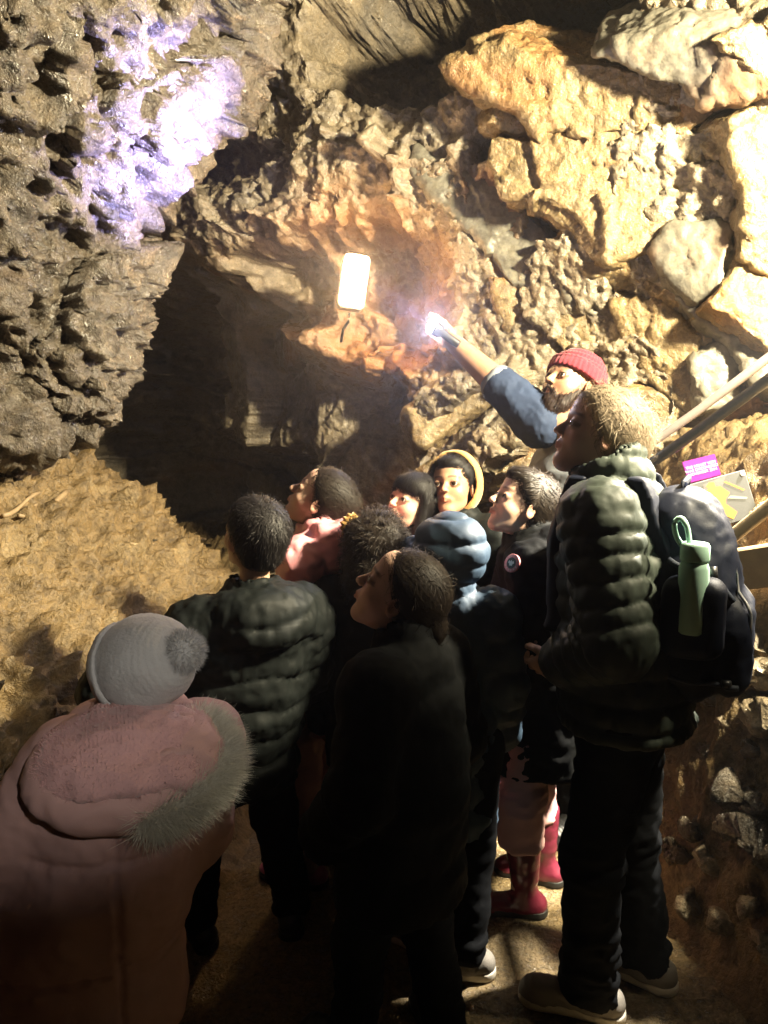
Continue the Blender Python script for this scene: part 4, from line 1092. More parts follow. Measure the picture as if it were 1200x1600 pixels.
        return attach(mesh_obj('trousers', s.W(V + nn * dsp[:, None]), Q, M[mat]), s.root)
    def shoes(s, mat, sole='sole_dark', L=None, boot=0.0, trim=None):
        L = L or 0.155 * s.h; r = L * 0.19
        for (fr, ff, fa), (a, k, b) in zip(s.feet, s.legs()):
            Rf = rotz(math.radians(fa)); c = np.array((fr, ff, 0.0))
            def fn(P):
                d = rcone(P, (0, -L * 0.22, r * 0.9), (0, L * 0.55, r * 0.62), r * 0.92, r * 0.82)
                d = su(d, ell(P, (0, L * 0.52, r * 0.5), (r * 1.02, L * 0.24, r * 0.75)), 0.02)
                d = su(d, rcone(P, (0, -L * 0.06, r), (0, -L * 0.01, 0.085 + boot), r * 0.88, r * (0.90 if boot == 0 else 1.45)), 0.025)
                d = np.maximum(d, P[:, 2] - (0.10 + boot) - 0.10 * np.clip(-P[:, 1], -0.1, 0.1)); d = np.maximum(d, 0.018 - P[:, 2])
                return d
            V, Q = nets(fn, (-.09, -.16, -.01), (.09, L + .02, .16 + boot), 0.0062); V = relax(V, Q, 1, .4)
            nn = vnormals(V, Q); V = V + nn * (0.0022 * fbm(V * 45, 3, s=3) + (0.004 * fbm(V * np.array((12, 12, 30)), 2, s=4) if boot else 0.0025 * np.abs(np.sin(V[:, 1] * 160)) * (V[:, 2] > 0.05) * (V[:, 1] > 0.02)))[:, None]
            sh = attach(mesh_obj('boot' if boot else 'shoe', s.W(V @ Rf.T + c), Q, M[mat]), s.root)
            def fs(P):
                q = P * np.array((1, 1, 0.0))
                d = np.minimum(rcone(q, (0, -L * 0.22, 0), (0, L * 0.2, 0), r * 0.98, r * 0.86), rcone(q, (0, L * 0.2, 0), (0, L * 0.56, 0), r * 0.86, r * 1.06))
                return np.maximum(d, np.abs(P[:, 2] - 0.014 - 0.006 * (P[:, 1] > L * .6) * 0) - 0.013)
            V, Q = nets(fs, (-.09, -.18, -.02), (.09, L + .03, .05), 0.0065)
            so = mesh_obj('sole', s.W(V @ Rf.T + c), Q, M[sole]); so.parent = sh
            if trim:
                rb = attach(mesh_obj('lace', *tube([tuple(s.W((np.array((q * r * .45, L * (0.12 + 0.09 * kk), r * 1.55 - 0.004 * kk)) @ Rf.T + c)[None])[0]) for kk in range(4) for q in ((-1, 1) if kk % 2 == 0 else (1, -1))], 0.0035, 6), M[trim]), s.root)
def blob(name, fn, lo, hi, h, mat, parent, R=None, O=None, disp=None, it=1):
    V, Q = nets(fn, lo, hi, h); V = relax(V, Q, it, .45); nn = vnormals(V, Q)
    if disp is not None: V = V + nn * disp(V, nn)[:, None]
    if R is not None: V = V @ R.T + O
    return attach(mesh_obj(name, V, Q, M[mat]), parent)

for k, t in (('skin_a', (0.50, 0.30, 0.20)), ('skin_b', (0.60, 0.39, 0.29)), ('skin_c', (0.42, 0.24, 0.15)), ('skin_d', (0.55, 0.35, 0.27)), ('skin_e', (0.34, 0.19, 0.12))): M[k] = skin_mat(k, t)
for k, t in (('hair_black', (0.012, 0.010, 0.010)), ('hair_dark', (0.018, 0.012, 0.008)), ('hair_brown', (0.10, 0.055, 0.028)), ('hair_blond', (0.20, 0.155, 0.105)), ('beard', (0.018, 0.009, 0.006))): M[k] = hair_mat(k, t)
M['black_puffer'] = cloth('black_puffer', (0.006, 0.0075, 0.0075), 0.6, 0.12, 300, var=0.2, spec=0.14)
M['black_coat'] = cloth('black_coat', (0.005, 0.0055, 0.006), 0.75, 0.2, 400, spec=0.08)
M['black_cloth'] = cloth('black_trousers', (0.005, 0.0056, 0.007), 0.8, 0.2, 500, spec=0.08)
M['navy_puffer'] = cloth('navy_puffer', (0.045, 0.080, 0.125), 0.6, 0.15, 300)
M['blue_shirt'] = cloth('blue_shirt', (0.16, 0.30, 0.52), 0.7, 0.2, 400)
M['olive_puffer'] = cloth('olive_puffer', (0.032, 0.040, 0.033), 0.58, 0.1, 300, spec=0.2)
M['pink_shell'] = cloth('pink_shell', (0.80, 0.36, 0.40), 0.28, 0.05, 200, var=0.2, spec=0.7)
M['pink_parka'] = cloth('pink_parka', (0.56, 0.35, 0.33), 0.72, 0.15, 350, var=0.12)
M['pink_fleece'] = cloth('pink_fleece', (0.60, 0.36, 0.36), 0.95, 1.0, 130, sheen=0.4)
M['fur'] = hair_mat('cream_fur', (0.85, 0.78, 0.56), 0.7)
M['knit'] = cloth('white_knit', (0.52, 0.52, 0.52), 0.9, 0.9, 160, sheen=0.3)
M['red_knit'] = cloth('red_knit', (0.19, 0.014, 0.028), 0.9, 0.8, 200, sheen=0.2)
M['grey_tee'] = cloth('grey_tee', (0.16, 0.175, 0.20), 0.85, 0.3, 500)
M['navy_tee'] = cloth('navy_tee', (0.017, 0.030, 0.068), 0.85, 0.3, 500)
M['tan_hood'] = cloth('tan_hood', (0.50, 0.29, 0.09), 0.85, 0.5, 200, sheen=0.3)
M['pink_cotton'] = cloth('pink_cotton', (0.62, 0.38, 0.38), 0.85, 0.3, 350)
M['wellie'] = cloth('burgundy_rubber', (0.15, 0.022, 0.042), 0.25, 0.05, 80, spec=0.6)
M['wellie_pink'] = cloth('pink_rubber', (0.75, 0.22, 0.42), 0.3, 0.05, 80)
M['trainer'] = cloth('white_trainer', (0.20, 0.185, 0.165), 0.6, 0.3, 250)
M['sole_dark'] = cloth('dark_sole', (0.02, 0.02, 0.02), 0.6, 0.3, 120)
M['sole_white'] = cloth('white_sole', (0.62, 0.58, 0.50), 0.5, 0.2, 120)
M['black_shoe'] = cloth('black_shoe', (0.014, 0.014, 0.015), 0.4, 0.3, 200)
M['bag'] = cloth('navy_bag', (0.005, 0.007, 0.016), 0.6, 0.2, 300, spec=0.15)
M['bottle'] = cloth('mint_bottle', (0.42, 0.66, 0.55), 0.5, 0.1, 60)
M['zip_strap'] = cloth('webbing', (0.02, 0.026, 0.045), 0.7, 0.6, 500)
M['zip'] = plain('zip_metal', (0.35, 0.35, 0.36), 0.35, 0.8)
M['logo_red'] = plain('logo_red', (0.72, 0.26, 0.27), 0.6, var=0.1)
M['logo_white'] = plain('logo_white', (0.7, 0.68, 0.66), 0.6, var=0.05)
GRP = 'visitors looking up in the cave'
# --- guide with the torch, by the wall
g = Body('bearded guide in red knitted hat holding a torch up to the rock', 0.71, 2.82, 128, 1.80, J(893, 598, 2.75), (122, 24, 0), True, GRP, 0.242, 'skin_e',
         arms=[None, None], hunch=0.0)
def solve_elbow(a, w, l1, l2, bend):
    d = w - a; L = np.linalg.norm(d); L2 = min(L, (l1 + l2) * 0.995); d = d / L
    x = (l1 * l1 - l2 * l2 + L2 * L2) / (2 * L2); hh = math.sqrt(max(l1 * l1 - x * x, 0)); b = np.array(bend, float); b -= d * (b @ d); b /= np.linalg.norm(b)
    return a + d * x + b * hh
wr = g.loc(J(706, 533, 2.91)); s0 = g.loc(J(835, 652, 2.74)); g.sh[1] = s0
el = g.loc(J(777, 598, 2.82)); g.arm[1] = [el, wr]
g.body(hands=('relaxed', 'grip'), fine=0.008, hand_rot=(None, (0, 0, 1)))
g.jacket('grey_tee', 0.86, 0.170, 0.160, 0.86, sleeve=0.058, cuff=0.05, collar=0.0, wrinkle=0.007, sleeve_end=0.02, name='shirt', seed=11)
sl = blob('sleeve', lambda P: ss(su(rcone(P, g.sh[1] + (g.sh[1] - el) * 0.15, el + (g.sh[1] - el) * 0.12, 0.092, 0.068), rcone(P, el + (g.sh[1] - el) * 0.12, el, 0.068, 0.062), 0.02), rcone(P, el - (wr - el) * 0.1, wr, 0.058, 0.058), 0.01), np.minimum(g.sh[1], el) - 0.12, np.maximum(g.sh[1], el) + 0.12, 0.007, 'navy_tee', g.root, g.Rb, g.O, lambda V, n: 0.008 * fbm(V * 16, 3, 0.6, s=5, ridge=True))
blob('sleeve', lambda P: rcone(P, g.sh[0] + np.array((.03, 0, .01)), g.arm[0][0], 0.092, 0.078), np.minimum(g.sh[0], g.arm[0][0]) - 0.1, np.maximum(g.sh[0], g.arm[0][0]) + 0.1, 0.008, 'navy_tee', g.root, g.Rb, g.O, lambda V, n: 0.006 * fbm(V * 16, 3, s=6, ridge=True))
g.trousers('black_cloth'); g.shoes('black_shoe')
# beanie: knitted dome with a turned-up band
def hat_fn(P):
    d = ell(P, (0, -0.09, 0.66), (0.405, 0.48, 0.44)); c = (0.58 + 0.20 * (P[:, 1] + 0.09)) - P[:, 2]
    d = np.maximum(d, c)
    b = np.abs(ell(P, (0, -0.08, 0.64), (0.405, 0.475, 0.46))) - 0.035; b = np.maximum(b, np.abs(P[:, 2] - 0.66 - 0.20 * (P[:, 1] + 0.09)) - 0.10)
    return su(d, b, 0.02)
def rib(V, n, k=34, a=0.006): 
    an = np.arctan2(V[:, 0], V[:, 1]); return a * np.sin(an * k) + 0.008 * fbm(V * 9, 3, s=2)
blob('knitted_hat', hat_fn, (-.6, -.75, .3), (.6, .6, 1.25), 1 / 60, 'red_knit', g.root, g.Rh * g.H, g.Oh, lambda V, n: rib(V, n) + 0.012 * np.sin(V[:, 2] * 70) * (V[:, 2] > 0.8))
def beard_fn(P):
    X = np.abs(P[:, 0]); S = np.stack((X, P[:, 1], P[:, 2]), 1)
    d = rcone(S, (0.24, 0.06, 0.36), (0.16, 0.20, 0.12), 0.075, 0.11)
    d = su(d, rcone(S, (0, 0.30, 0.10), (0, 0.27, -0.16), 0.135, 0.085), 0.09)
    d = su(d, rcone(S, (0.16, 0.18, 0.12), (0.05, 0.28, 0.02), 0.11, 0.13), 0.06)
    d = su(d, rcone(S, (0, 0.415, 0.30), (0.11, 0.345, 0.22), 0.030, 0.035), 0.025)
    return ss(d, ell(S, (0, 0.44, 0.232), (0.065, 0.09, 0.026)), 0.02)
Vb, Qb = nets(beard_fn, (-.5, -.2, -.4), (.5, .6, .6), 1 / 55); nb_ = vnormals(Vb, Qb)
Vb2 = Vb + nb_ * (0.022 * fbm(Vb * np.array((22, 22, 7)), 3, s=3))[:, None]
ix = np.random.default_rng(3).integers(0, len(Vb), 1100)
rv, rq = ribbons(Vb2[ix], nb_[ix], lambda P: np.stack((0.2 * P[:, 0], 0.15 + 0 * P[:, 0], -1 + 0 * P[:, 0]), 1), beard_fn, 4, 0.045, 0.006, 0.03, 0.25, 4)
attach(mesh_obj('beard', (join((Vb2, Qb), (rv, rq))[0]) * g.H @ g.Rh.T + g.Oh, join((Vb2, Qb), (rv, rq))[1], M['beard']), g.root)
# torch in the hand
tw = g.W(wr[None])[0]; td = np.array(TORCH_AIM) - np.array(TORCH_POS); td /= np.linalg.norm(td)
hp = np.array(TORCH_POS) - td * 0.045
tor = thing('torch', 'small black torch shining white light, held in the raised hand', 'torch', tuple(hp - td * 0.06))
attach(mesh_obj('barrel', *tube([hp - td * 0.115, hp - td * 0.11, hp - td * 0.04, hp - td * 0.03, hp - td * 0.002, hp], [0.013, 0.016, 0.016, 0.026, 0.029, 0.0285], 16), M['blackplastic']), tor)
attach(mesh_obj('lens', *tube([hp + td * 0.0005, hp + td * 0.008, hp + td * 0.016, hp + td * 0.022, hp + td * 0.025], [0.027, 0.026, 0.022, 0.014, 0.004], 16), M['torchglow']), tor)

# --- woman with the rucksack
w = Body('fair-haired woman in olive quilted jacket wearing a dark rucksack', 0.64, 1.88, 62, 1.66, J(938, 672, 1.93), (88, 20, 0), True, GRP, 0.228, 'skin_d',
         feet=[(-0.10, 0.05, 10), (0.09, -0.06, -6)])
w.arm = [[np.array((-0.225, -0.01, 1.03)), np.array((-0.13, 0.14, 0.93))], [np.array((0.22, -0.03, 1.03)), np.array((0.13, 0.14, 0.93))]]
w.up(0.04); w.body(); w.hair('woman', 'hair_blond', 3400, 21)
w.jacket('olive_puffer', 0.80, 0.19, 0.195, 0.86, quilt=0.013, period=0.060, sleeve=0.086, cuff=0.055, collar=0.045, wrinkle=0.005, res=0.0075, seed=21, neck_r=0.012)
w.trousers('black_cloth', rt=0.075, rk=0.058, ra=0.052, wrinkle=0.014); w.shoes('trainer', 'sole_white', 0.245)
w.O = w.O + np.array((0, 0, 0.03))
bag = thing('rucksack', 'bulky dark navy rucksack with a mint bottle in its side pocket', 'rucksack', tuple(w.W(np.array([[0, -0.25, 0.85]]))[0]))
def bagfn(P):
    d = rbox(P, (0.0, -0.140, 1.06), (0.120, 0.092, 0.175), 0.085)
    d = su(d, ell(P, (0, -0.135, 1.11), (0.128, 0.115, 0.275)), 0.05)
    d = su(d, rbox(P, (0, -0.245, 1.02), (0.105, 0.04, 0.12), 0.05), 0.025)
    return su(d, ell(P, (0, -0.10, 1.32), (0.105, 0.07, 0.06)), 0.04)
blob('pack', bagfn, (-.27, -.55, .74), (.27, .0, 1.45), 0.009, 'bag', bag, w.Rb, w.O, lambda V, n: 0.014 * fbm(V * 8, 4, 0.6, s=31, ridge=True) + 0.003 * fbm(V * 40, 2, s=32))
for q in (-1, 1):
    blob('strap', lambda P: np.maximum(np.maximum(w.jfn(P) - 0.020, -(w.jfn(P) + 0.01)), np.maximum(np.abs(P[:, 0] - w.sc[0] * 0.9 - q * 0.105 - 0.25 * np.maximum(1.2 - P[:, 2], 0) * q) - 0.021, np.maximum(np.maximum(1.02 - P[:, 2], P[:, 2] - w.zs - 0.05), P[:, 1] - 0.3))), (-.3, -.3, 1.0), (.3, .32, 1.5), 0.010, 'bag', bag, w.Rb, w.O)
attach(mesh_obj('carry_loop', *tube([tuple(w.W(np.array(v)[None])[0]) for v in ((-.035, -.115, 1.37), (-.03, -.12, 1.40), (0, -.125, 1.41), (.03, -.12, 1.40), (.035, -.115, 1.37))], 0.009, 8), M['bag']), bag)
blob('side_pocket', lambda P: rbox(P, (-0.150, -0.165, 1.10), (0.05, 0.07, 0.095), 0.035), (-.28, -.31, .94), (-.08, -.07, 1.24), 0.008, 'bag', bag, w.Rb, w.O, lambda V, n: 0.005 * fbm(V * 18, 3, s=33))
zp = np.array([(-0.115 * math.cos(t), -0.36, 1.09 + 0.19 * math.sin(t)) for t in np.linspace(-0.2, math.pi + 0.2, 26)])
for _ in range(25):
    d0 = bagfn(zp); gr = np.stack([bagfn(zp + np.eye(3)[a_] * 1e-3) - d0 for a_ in range(3)], 1); gr /= np.linalg.norm(gr, axis=1, keepdims=True); zp = zp - gr * (d0 - 0.004)[:, None] * 0.7
attach(mesh_obj('zip', *tube([tuple(w.W(v[None])[0]) for v in zp], 0.004, 6), M['zip']), bag)
def onbag(pts):
    pts = np.array(pts, float)
    for _ in range(25):
        d0 = bagfn(pts); gr = np.stack([bagfn(pts + np.eye(3)[a_] * 1e-3) - d0 for a_ in range(3)], 1); gr /= np.linalg.norm(gr, axis=1, keepdims=True); pts = pts - gr * (d0 - 0.006)[:, None] * 0.7
    return [tuple(w.W(v[None])[0]) for v in pts]
for zz_ in (1.24, 0.93):
    attach(mesh_obj('compression_strap', *tube(onbag([(-0.20, -0.08 - 0.02 * k, zz_ - 0.004 * k) for k in range(14)]), 0.008, 6), M['zip_strap']), bag)
    attach(mesh_obj('buckle', *tube(onbag([(-0.20, -0.255, zz_ - 0.03), (-0.20, -0.255, zz_ + 0.005)]), 0.012, 6), M['blackplastic']), bag)
bt = thing('bottle', 'mint green drinks bottle with a loop lid in the side pocket', 'bottle', tuple(w.W(np.array([[-0.19, -0.185, 0.98]]))[0]))
bx, by = -0.178, -0.165
def lathe(prof, seg=20):
    V, Fc = [], []
    for z_, r_ in prof:
        V += [(r_ * math.cos(2 * math.pi * k / seg), r_ * math.sin(2 * math.pi * k / seg), z_) for k in range(seg)]
    for i in range(len(prof) - 1):
        for k in range(seg): Fc.append((i*seg+k, i*seg+(k+1) % seg, (i+1)*seg+(k+1) % seg, (i+1)*seg+k))
    Fc.append(tuple(range(seg))[::-1]); Fc.append(tuple((len(prof)-1)*seg+k for k in range(seg)))
    return np.array(V), Fc
for nm, prof in (('flask', [(1.07, .029), (1.075, .033), (1.22, .033), (1.232, .029), (1.236, .027)]), ('lid', [(1.237, .0305), (1.241, .032), (1.272, .032), (1.278, .028)])):
    V, Fc = lathe(prof); attach(mesh_obj(nm, w.W(V + np.array((bx, by, 0))), Fc, M['bottle']), bt)
attach(mesh_obj('loop', *tube([tuple(w.W(v[None])[0]) for v in catmull([(bx, by + .024, 1.266), (bx, by + .040, 1.288), (bx, by + .046, 1.318), (bx, by + .034, 1.332), (bx, by + .020, 1.314), (bx, by + .012, 1.276)], 0.006)], 0.0065, 8), M['bottle']), bt)

w.O = w.O - np.array((0, 0, 0.03))
# --- child in the pink parka and the white bobble hat
p = Body('child in pink parka with fur hood and white bobble hat', -0.60, 1.42, 20, 1.20, J(224, 1036, 1.42), (38, 35, 18), False, GRP, 0.20, 'skin_b')
p.arm = [[np.array((-0.20, -0.02, 0.70)), np.array((-0.12, 0.16, 0.62))], [np.array((0.205, 0.0, 0.72)), np.array((0.13, 0.16, 0.62))]]
p.body(face=False, res=40)
p.jacket('pink_parka', 0.34, 0.175, 0.205, 0.86, quilt=0.0, sleeve=0.078, cuff=0.058, collar=0.03, wrinkle=0.006, res=0.0066, seed=41, name='parka', neck_r=0.01)
# hood lying back, open side up, fleece inside, fur along its rim
hz0 = p.sc + np.array((-0.02, -0.11, 0.0))
Rhd = rotx(math.radians(30))
def hood_out(P):
    d = ell(P, hz0, (0.165, 0.115, 0.060), Rhd)
    for q in (-1, 1): d = su(d, rcone(P, hz0 + np.array((q * 0.10, 0.02, 0.02)), p.sc + np.array((q * 0.075, 0.07, 0.035)), 0.055, 0.035), 0.05)
    return d
blob('hood', hood_out, hz0 - 0.25, hz0 + 0.25, 0.0075, 'pink_parka', p.root, p.Rb, p.O, lambda V, n: 0.016 * fbm(V * np.array((7, 13, 13)), 3, s=42, ridge=True))
def lin(P): return np.maximum(ell(P, hz0 + np.array((0.0, -0.006, 0.028)), (0.150, 0.102, 0.056), Rhd), -(P[:, 2] - hz0[2] + 0.6 * (P[:, 1] - hz0[1]) + 0.05))
Vl, Ql = nets(lin, hz0 - 0.2, hz0 + 0.2, 0.0065); nl = vnormals(Vl, Ql)
Vl = Vl + nl * (0.006 * fbm(Vl * 34, 3, s=43) + 0.014 * fbm(Vl * np.array((8, 14, 14)), 3, s=49, ridge=True))[:, None]
il = np.random.default_rng(42).integers(0, len(Vl), 7000)
lv, lq = ribbons(Vl[il], np.cross(nl[il], (0.3, 0.5, 0.7)), lambda P: (P - hz0) * np.array((6, 6, 14)) + np.random.default_rng(1).normal(0, .6, P.shape), None, 3, 0.0028, 0.0007, jit=0.7, seed=48)
jl, jq_ = join((Vl, Ql), (lv, lq)); attach(mesh_obj('hood_lining', p.W(jl), jq_, M['pink_fleece']), p.root)
ang = np.linspace(math.radians(-82), math.radians(38), 60)
rim = np.stack((0.165 * np.cos(ang), 0.118 * np.sin(ang), 0.01 + 0 * ang), 1) @ Rhd.T + hz0
rgf = np.random.default_rng(44); nf = 16000; k = rgf.integers(0, 59, nf); tt = rgf.random(nf)[:, None]
fp = rim[k] * (1 - tt) + rim[k + 1] * tt + rgf.normal(0, 0.008, (nf, 3)); out = fp - hz0; out /= np.linalg.norm(out, axis=1, keepdims=True)
def furflow(P): return (P - hz0) / 0.12 + np.array((0, 0, 0.25)) - np.array((0, 0, 0.9)) * np.clip(np.linalg.norm(P - hz0, axis=1, keepdims=True) - 0.16, 0, 1) * 10
rr_ = rgf.normal(0, 1, (nf, 3))
fv, fq = ribbons(fp, np.cross(out, rr_) / (np.linalg.norm(np.cross(out, rr_), axis=1, keepdims=True) + 1e-9), furflow, None, 5, 0.0092, 0.0006, jit=0.7, seed=45)
attach(mesh_obj('fur_trim', p.W(fv), fq, M['fur']), p.root)
# hat: crown tips back to the right
hd = p.hc; zc = np.array((0.80, -0.36, 0.32)); zc /= np.linalg.norm(zc); xc = np.cross((0, 1, 0.3), zc); xc /= np.linalg.norm(xc); yc = np.cross(zc, xc); Rht = np.stack((xc, yc, zc), 1)
def knit_disp(V, n): return 0.0009 * np.sin(V[:, 2] * 620 + 3 * vn(V * 30, 3)) + 0.005 * fbm(V * 22, 3, s=46)
blob('bobble_hat', lambda P: np.maximum(ell(P, (0, 0, 0.0), (0.094, 0.098, 0.106)), -0.072 - P[:, 2]), (-.16, -.16, -.13), (.16, .16, .16), 0.0055, 'knit', p.root, Rht, hd + zc * 0.005, knit_disp)
blob('hat_band', lambda P: np.maximum(np.abs(ell(P, (0, 0, 0), (0.096, 0.100, 0.110))) - 0.006, np.abs(P[:, 2] + 0.062) - 0.024), (-.16, -.16, -.13), (.16, .16, .02), 0.0055, 'knit', p.root, Rht, hd + zc * 0.005, knit_disp)
bc = hd + zc * 0.106
rb_ = rgf.normal(0, 1, (6000, 3)); rb_ /= np.linalg.norm(rb_, axis=1, keepdims=True)
bv, bq = ribbons(bc + rb_ * 0.030, np.cross(rb_, rgf.normal(0, 1, rb_.shape)) * 1.0, lambda P: (P - bc) / 0.03, None, 3, 0.0058, 0.0008, jit=0.6, seed=47)
cv, cq = nets(lambda P: np.sqrt((P * P).sum(1)) - 0.037, (-.05,) * 3, (.05,) * 3, 0.006)
jv, jq = join((bv, bq), (cv + bc, cq)); attach(mesh_obj('bobble', jv, jq, M['knit']), p.root)
blob('cuff', lambda P: rcone(P, p.arm[1][1], p.arm[1][1] + (p.arm[1][1] - p.arm[1][0]) * 0.14, 0.054, 0.048), p.arm[1][1] - .1, p.arm[1][1] + .1, 0.007, 'red_knit', p.root, p.Rb, p.O, lambda V, n: 0.003 * np.sin(np.arctan2(V[:, 0] - p.arm[1][1][0], V[:, 2] - p.arm[1][1][2]) * 22))
p.trousers('black_cloth', res=0.014); p.shoes('black_shoe')

# --- boy in black padded jacket seen from behind
b = Body('boy with cropped black hair in black padded jacket beside the mud bank', -0.44, 2.10, 30, 1.40, J(398, 832, 2.03), (46, 18, 0), False, GRP, 0.212, 'skin_a', feet=[(-0.12, 0.06, 15), (0.16, -0.02, -25)], drop=0.075)
b.arm = [[np.array((-0.34, 0.00, 0.80)), np.array((-0.30, 0.14, 0.66))], [np.array((0.225, -0.01, 0.76)), np.array((0.19, 0.12, 0.60))]]
b.up(0.06); b.body(face=False, res=48); b.hair('short', 'hair_black', 2000, 51)
b.jacket('black_puffer', 0.50, 0.19, 0.195, 0.80, quilt=0.016, period=0.088, sleeve=0.085, cuff=0.062, collar=0.02, hood='down', wrinkle=0.007, seed=51)
b.trousers('black_cloth'); b.shoes('black_shoe', 'sole_dark', 0.22)

# --- girl in the shiny pink jacket
pg = Body('girl in shiny pink jacket with dark hair in a bun', -0.22, 2.44, 62, 1.43, J(503, 778, 2.40), (86, 38, 0), False, GRP, 0.212, 'skin_b')
pg.arm = [[np.array((-0.175, -0.02, 0.82)), np.array((-0.16, 0.05, 0.66))], [np.array((0.175, -0.05, 0.82)), np.array((0.17, 0.02, 0.62))]]
pg.up(0.07); pg.body(); pg.hair('bun', 'hair_dark', 1500, 61)
pg.jacket('pink_shell', 0.56, 0.135, 0.15, 0.85, quilt=0.0, sleeve=0.066, cuff=0.05, collar=0.03, hood='down', wrinkle=0.016, seed=61)
pg.trousers('pink_cotton', res=0.012); pg.shoes('wellie_pink', boot=0.12)

# --- girl with curly dark hair, from behind
cg = Body('girl with bushy curly dark hair and yellow hair tie in dark coat', -0.03, 2.22, -15, 1.30, J(590, 852, 2.20), (-18, 5, 0), False, GRP, 0.19, 'skin_c')
cg.body(face=False, res=44); cg.hair('curly', 'hair_dark', 2600, 71)
cg.jacket('black_coat', 0.50, 0.14, 0.15, 0.8, sleeve=0.065, cuff=0.05, collar=0.03, wrinkle=0.012, seed=71)
cg.trousers('black_cloth', res=0.013); cg.shoes('black_shoe')
blob('hair_tie', lambda P: np.hypot(np.hypot(P[:, 0], P[:, 2]) - 0.028, P[:, 1]) - 0.012, (-.06, -.03, -.06), (.06, .03, .06), 0.006, 'tan_hood', cg.root, rotz(0.5), J(551, 822, 2.18), lambda V, n: 0.004 * np.sin(np.arctan2(V[:, 0], V[:, 2]) * 14))

# --- child with a black fringe peeping between
pk = Body('child with straight black fringe peeping out between the others', 0.09, 2.66, 110, 1.36, J(646, 782, 2.60), (130, 18, -6), False, GRP, 0.205, 'skin_b')
pk.body(); pk.hair('bob', 'hair_black', 1500, 81)
pk.jacket('black_coat', 0.5, 0.14, 0.15, 0.8, sleeve=0.065, collar=0.03, wrinkle=0.01, res=0.011, seed=81); pk.trousers('black_cloth', res=0.014); pk.shoes('black_shoe')

# --- boy facing out under a tan hood
hb = Body('boy with short dark hair and a tan hood behind his head', 0.28, 2.68, 150, 1.40, J(707, 757, 2.62), (156, 14, 4), False, GRP, 0.208, 'skin_c')
hb.body(); hb.hair('boy', 'hair_black', 1400, 91)
hb.jacket('black_puffer', 0.55, 0.165, 0.165, 0.8, quilt=0.012, period=0.08, sleeve=0.075, collar=0.03, wrinkle=0.007, res=0.0095, seed=91); hb.trousers('black_cloth', res=0.014); hb.shoes('black_shoe')
def hood2(P):
    d = np.abs(ell(P, (0, -0.10, 0.58), (0.47, 0.50, 0.56))) - 0.03
    d = np.maximum(d, P[:, 1] - 0.06 - 0.1 * (P[:, 2] - 0.5)); return np.maximum(d, 0.02 - P[:, 2])
blob('hood', hood2, (-.62, -.75, -.05), (.62, .3, 1.3), 1 / 38, 'tan_hood', hb.root, hb.Rh * hb.H, hb.Oh, lambda V, n: 0.02 * fbm(V * 5, 3, s=92))

# --- child with the navy hood up, from behind, hand raised to the face
nv_ = Body('child with navy padded hood up and one hand raised', 0.19, 2.06, -8, 1.33, J(702, 852, 2.10), (10, 6, 0), False, GRP, 0.205, 'skin_a', feet=[(-0.07, -0.02, 60), (0.06, -0.10, 95)])
nv_.arm[1] = [nv_.sh[1] + np.array((0.03, -0.02, -0.2)), nv_.sh[1] + np.array((0.02, 0.05, -0.38))]
hw = nv_.loc(J(648, 868, 2.14)); nv_.arm[0] = [solve_elbow(nv_.sh[0], hw, 0.2, 0.19, (-0.6, 0.4, -1)), hw]
nv_.body(hands=('open', 'relaxed'), face=False, res=44, hand_rot=((1, 0.3, 0), None))
nv_.jacket('navy_puffer', 0.40, 0.125, 0.135, 0.82, quilt=0.014, period=0.10, sleeve=0.058, cuff=0.05, collar=0.03, wrinkle=0.008, seed=101)
def hood3(P):
    d = ell(P, (0, -0.06, 0.48), (0.51, 0.52, 0.53)); d = ss(d, ell(P, (0, 0.42, 0.45), (0.36, 0.6, 0.46)), 0.06)
    return d
blob('hood', hood3, (-.75, -.8, -.2), (.75, .75, 1.25), 1 / 36, 'navy_puffer', nv_.root, nv_.Rh * nv_.H, nv_.Oh, lambda V, n: 0.05 * np.sqrt(np.abs(np.sin(math.pi * (V[:, 2] * 3.2 + 0.4 * V[:, 1]))) + 1e-6) + 0.02 * fbm(V * 5, 3, s=102))
nv_.trousers('black_cloth', res=0.011); nv_.shoes('trainer', 'sole_white', 0.215, trim='lettering')

# --- girl in long black coat, hair slicked back, in front of the group
f = Body('girl with slicked-back dark hair in long black coat', 0.045, 1.66, 55, 1.30, J(628, 924, 1.68), (80, 33, 0), False, GRP, 0.212, 'skin_b', feet=[(-0.06, 0.10, 5), (0.10, -0.06, -35)])
f.arm = [[np.array((-0.20, -0.02, 0.76)), np.array((-0.17, 0.10, 0.62))], [np.array((0.20, -0.03, 0.76)), np.array((0.17, 0.09, 0.62))]]
f.up(0.03); f.body(); f.hair('slick', 'hair_dark', 2400, 111)
f.jacket('black_coat', 0.46, 0.155, 0.175, 0.84, sleeve=0.072, cuff=0.055, collar=0.04, wrinkle=0.007, quilt=0.008, period=0.11, seed=111, name='coat')
f.trousers('black_cloth'); f.shoes('black_shoe', 'sole_dark', 0.22)

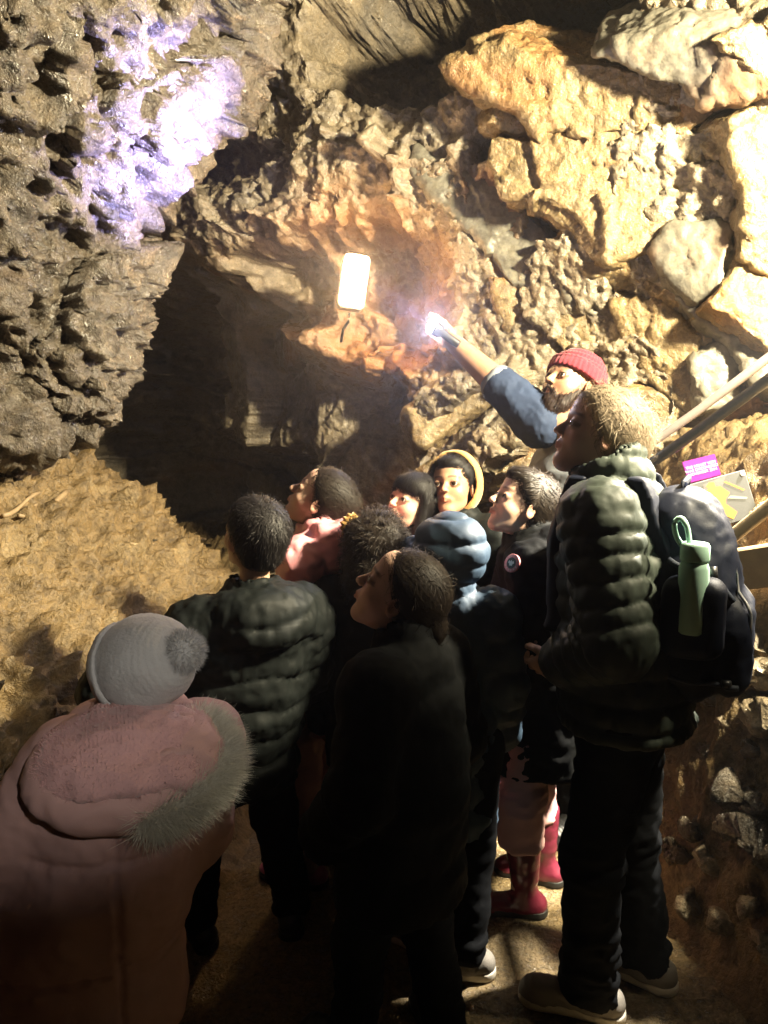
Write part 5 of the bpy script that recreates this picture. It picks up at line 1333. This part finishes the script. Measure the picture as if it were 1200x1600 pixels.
# --- boy with the round badge on his sleeve
e = Body('boy in black jacket with round red badge on the sleeve, looking up', 0.49, 2.30, 78, 1.44, J(818, 784, 2.28), (100, 25, 0), False, GRP, 0.212, 'skin_b', feet=[(-0.09, 0.03, 6), (0.10, -0.03, -12)])
e.arm = [[np.array((-0.185, -0.01, 0.86)), np.array((-0.17, 0.08, 0.68))], [np.array((0.18, -0.03, 0.86)), np.array((0.17, 0.06, 0.68))]]
e.up(0.07); e.body(); e.hair('boy', 'hair_dark', 1700, 121)
e.jacket('black_coat', 0.48, 0.145, 0.178, 0.92, sleeve=0.074, cuff=0.055, collar=0.03, hood='down', wrinkle=0.012, seed=121)
e.trousers('pink_cotton', rt=0.075, rk=0.066, ra=0.062, bottom=0.24, wrinkle=0.012); e.shoes('wellie', 'sole_dark', 0.215, boot=0.17)
dm = J(803, 881, 2.0); C0_ = np.array((0, 0, CAM_H)); dr_ = raydir(803, 881)
tt = 1.7
for _ in range(300):
    q = C0_ + dr_ * tt
    if e.jfn(e.loc(q)[None])[0] < 0.004: break
    tt += 0.003
gn = np.array([e.jfn(e.loc(q + np.eye(3)[a_] * .004)[None])[0] - e.jfn(e.loc(q)[None])[0] for a_ in range(3)]); gn = gn / np.linalg.norm(gn)
gx_ = np.cross((0, 0, 1), gn); gx_ /= np.linalg.norm(gx_); Rg = np.stack((gx_, np.cross(gn, gx_), gn), 1); q = q + gn * 0.008
bad = attach(mesh_obj('badge', np.array(lathe([(-0.004, .027), (0.002, .027), (0.003, .026)])[0]) @ Rg.T + q, lathe([(-0.004, .027), (0.002, .027), (0.003, .026)])[1], M['logo_red']), e.root)
def sub(name, pts, mat, z_):
    o = mesh_obj(name, np.array([(x, y, z_) for x, y in pts]) @ Rg.T + q, [tuple(range(len(pts)))], M[mat], smooth=False); o.parent = bad
sub('badge_centre', [(.0165 * math.cos(t), .0165 * math.sin(t)) for t in np.arange(20) / 20 * 2 * math.pi], 'darkprint', 0.0042)
sub('badge_mark', [(-.011, .0), (-.008, .007), (-.003, .004), (0, .009), (.003, .004), (.008, .007), (.011, .0), (.006, -.003), (.005, -.008), (-.005, -.008), (-.006, -.003)], 'logo_white', 0.0052)
for k in range(14):
    t = k / 14 * 2 * math.pi; c, s_ = math.cos(t), math.sin(t)
    if k in (0, 7): continue
    sub('badge_letter', [(.0235 * c - .001 * s_, .0235 * s_ + .001 * c), (.0235 * c + .001 * s_, .0235 * s_ - .001 * c), (.019 * c + .001 * s_, .019 * s_ - .001 * c), (.019 * c - .001 * s_, .019 * s_ + .001 * c)], 'logo_white', 0.0042)
# ------------------------------------------------------------------ damp air
hm = bpy.data.materials.new('damp_air'); hm.use_nodes = True; t = hm.node_tree
t.nodes.remove(t.nodes['Principled BSDF'])
pv = N(t, 'ShaderNodeVolumePrincipled'); pv.inputs['Color'].default_value = (0.92, 0.94, 1.0, 1); pv.inputs['Density'].default_value = 0.018; pv.inputs['Anisotropy'].default_value = 0.86
t.links.new(pv.outputs[0], t.nodes['Material Output'].inputs['Volume'])
V, Fc = bevbox(13.5, 14.5, 7.5, 0.01)
hz_ = mesh_obj('haze', np.array(V) + np.array((-0.6, 0.9, 2.3)), Fc, hm, smooth=False, kind='stuff')
hz_['label'] = 'faint damp haze filling the whole cave chamber'; hz_['category'] = 'haze'
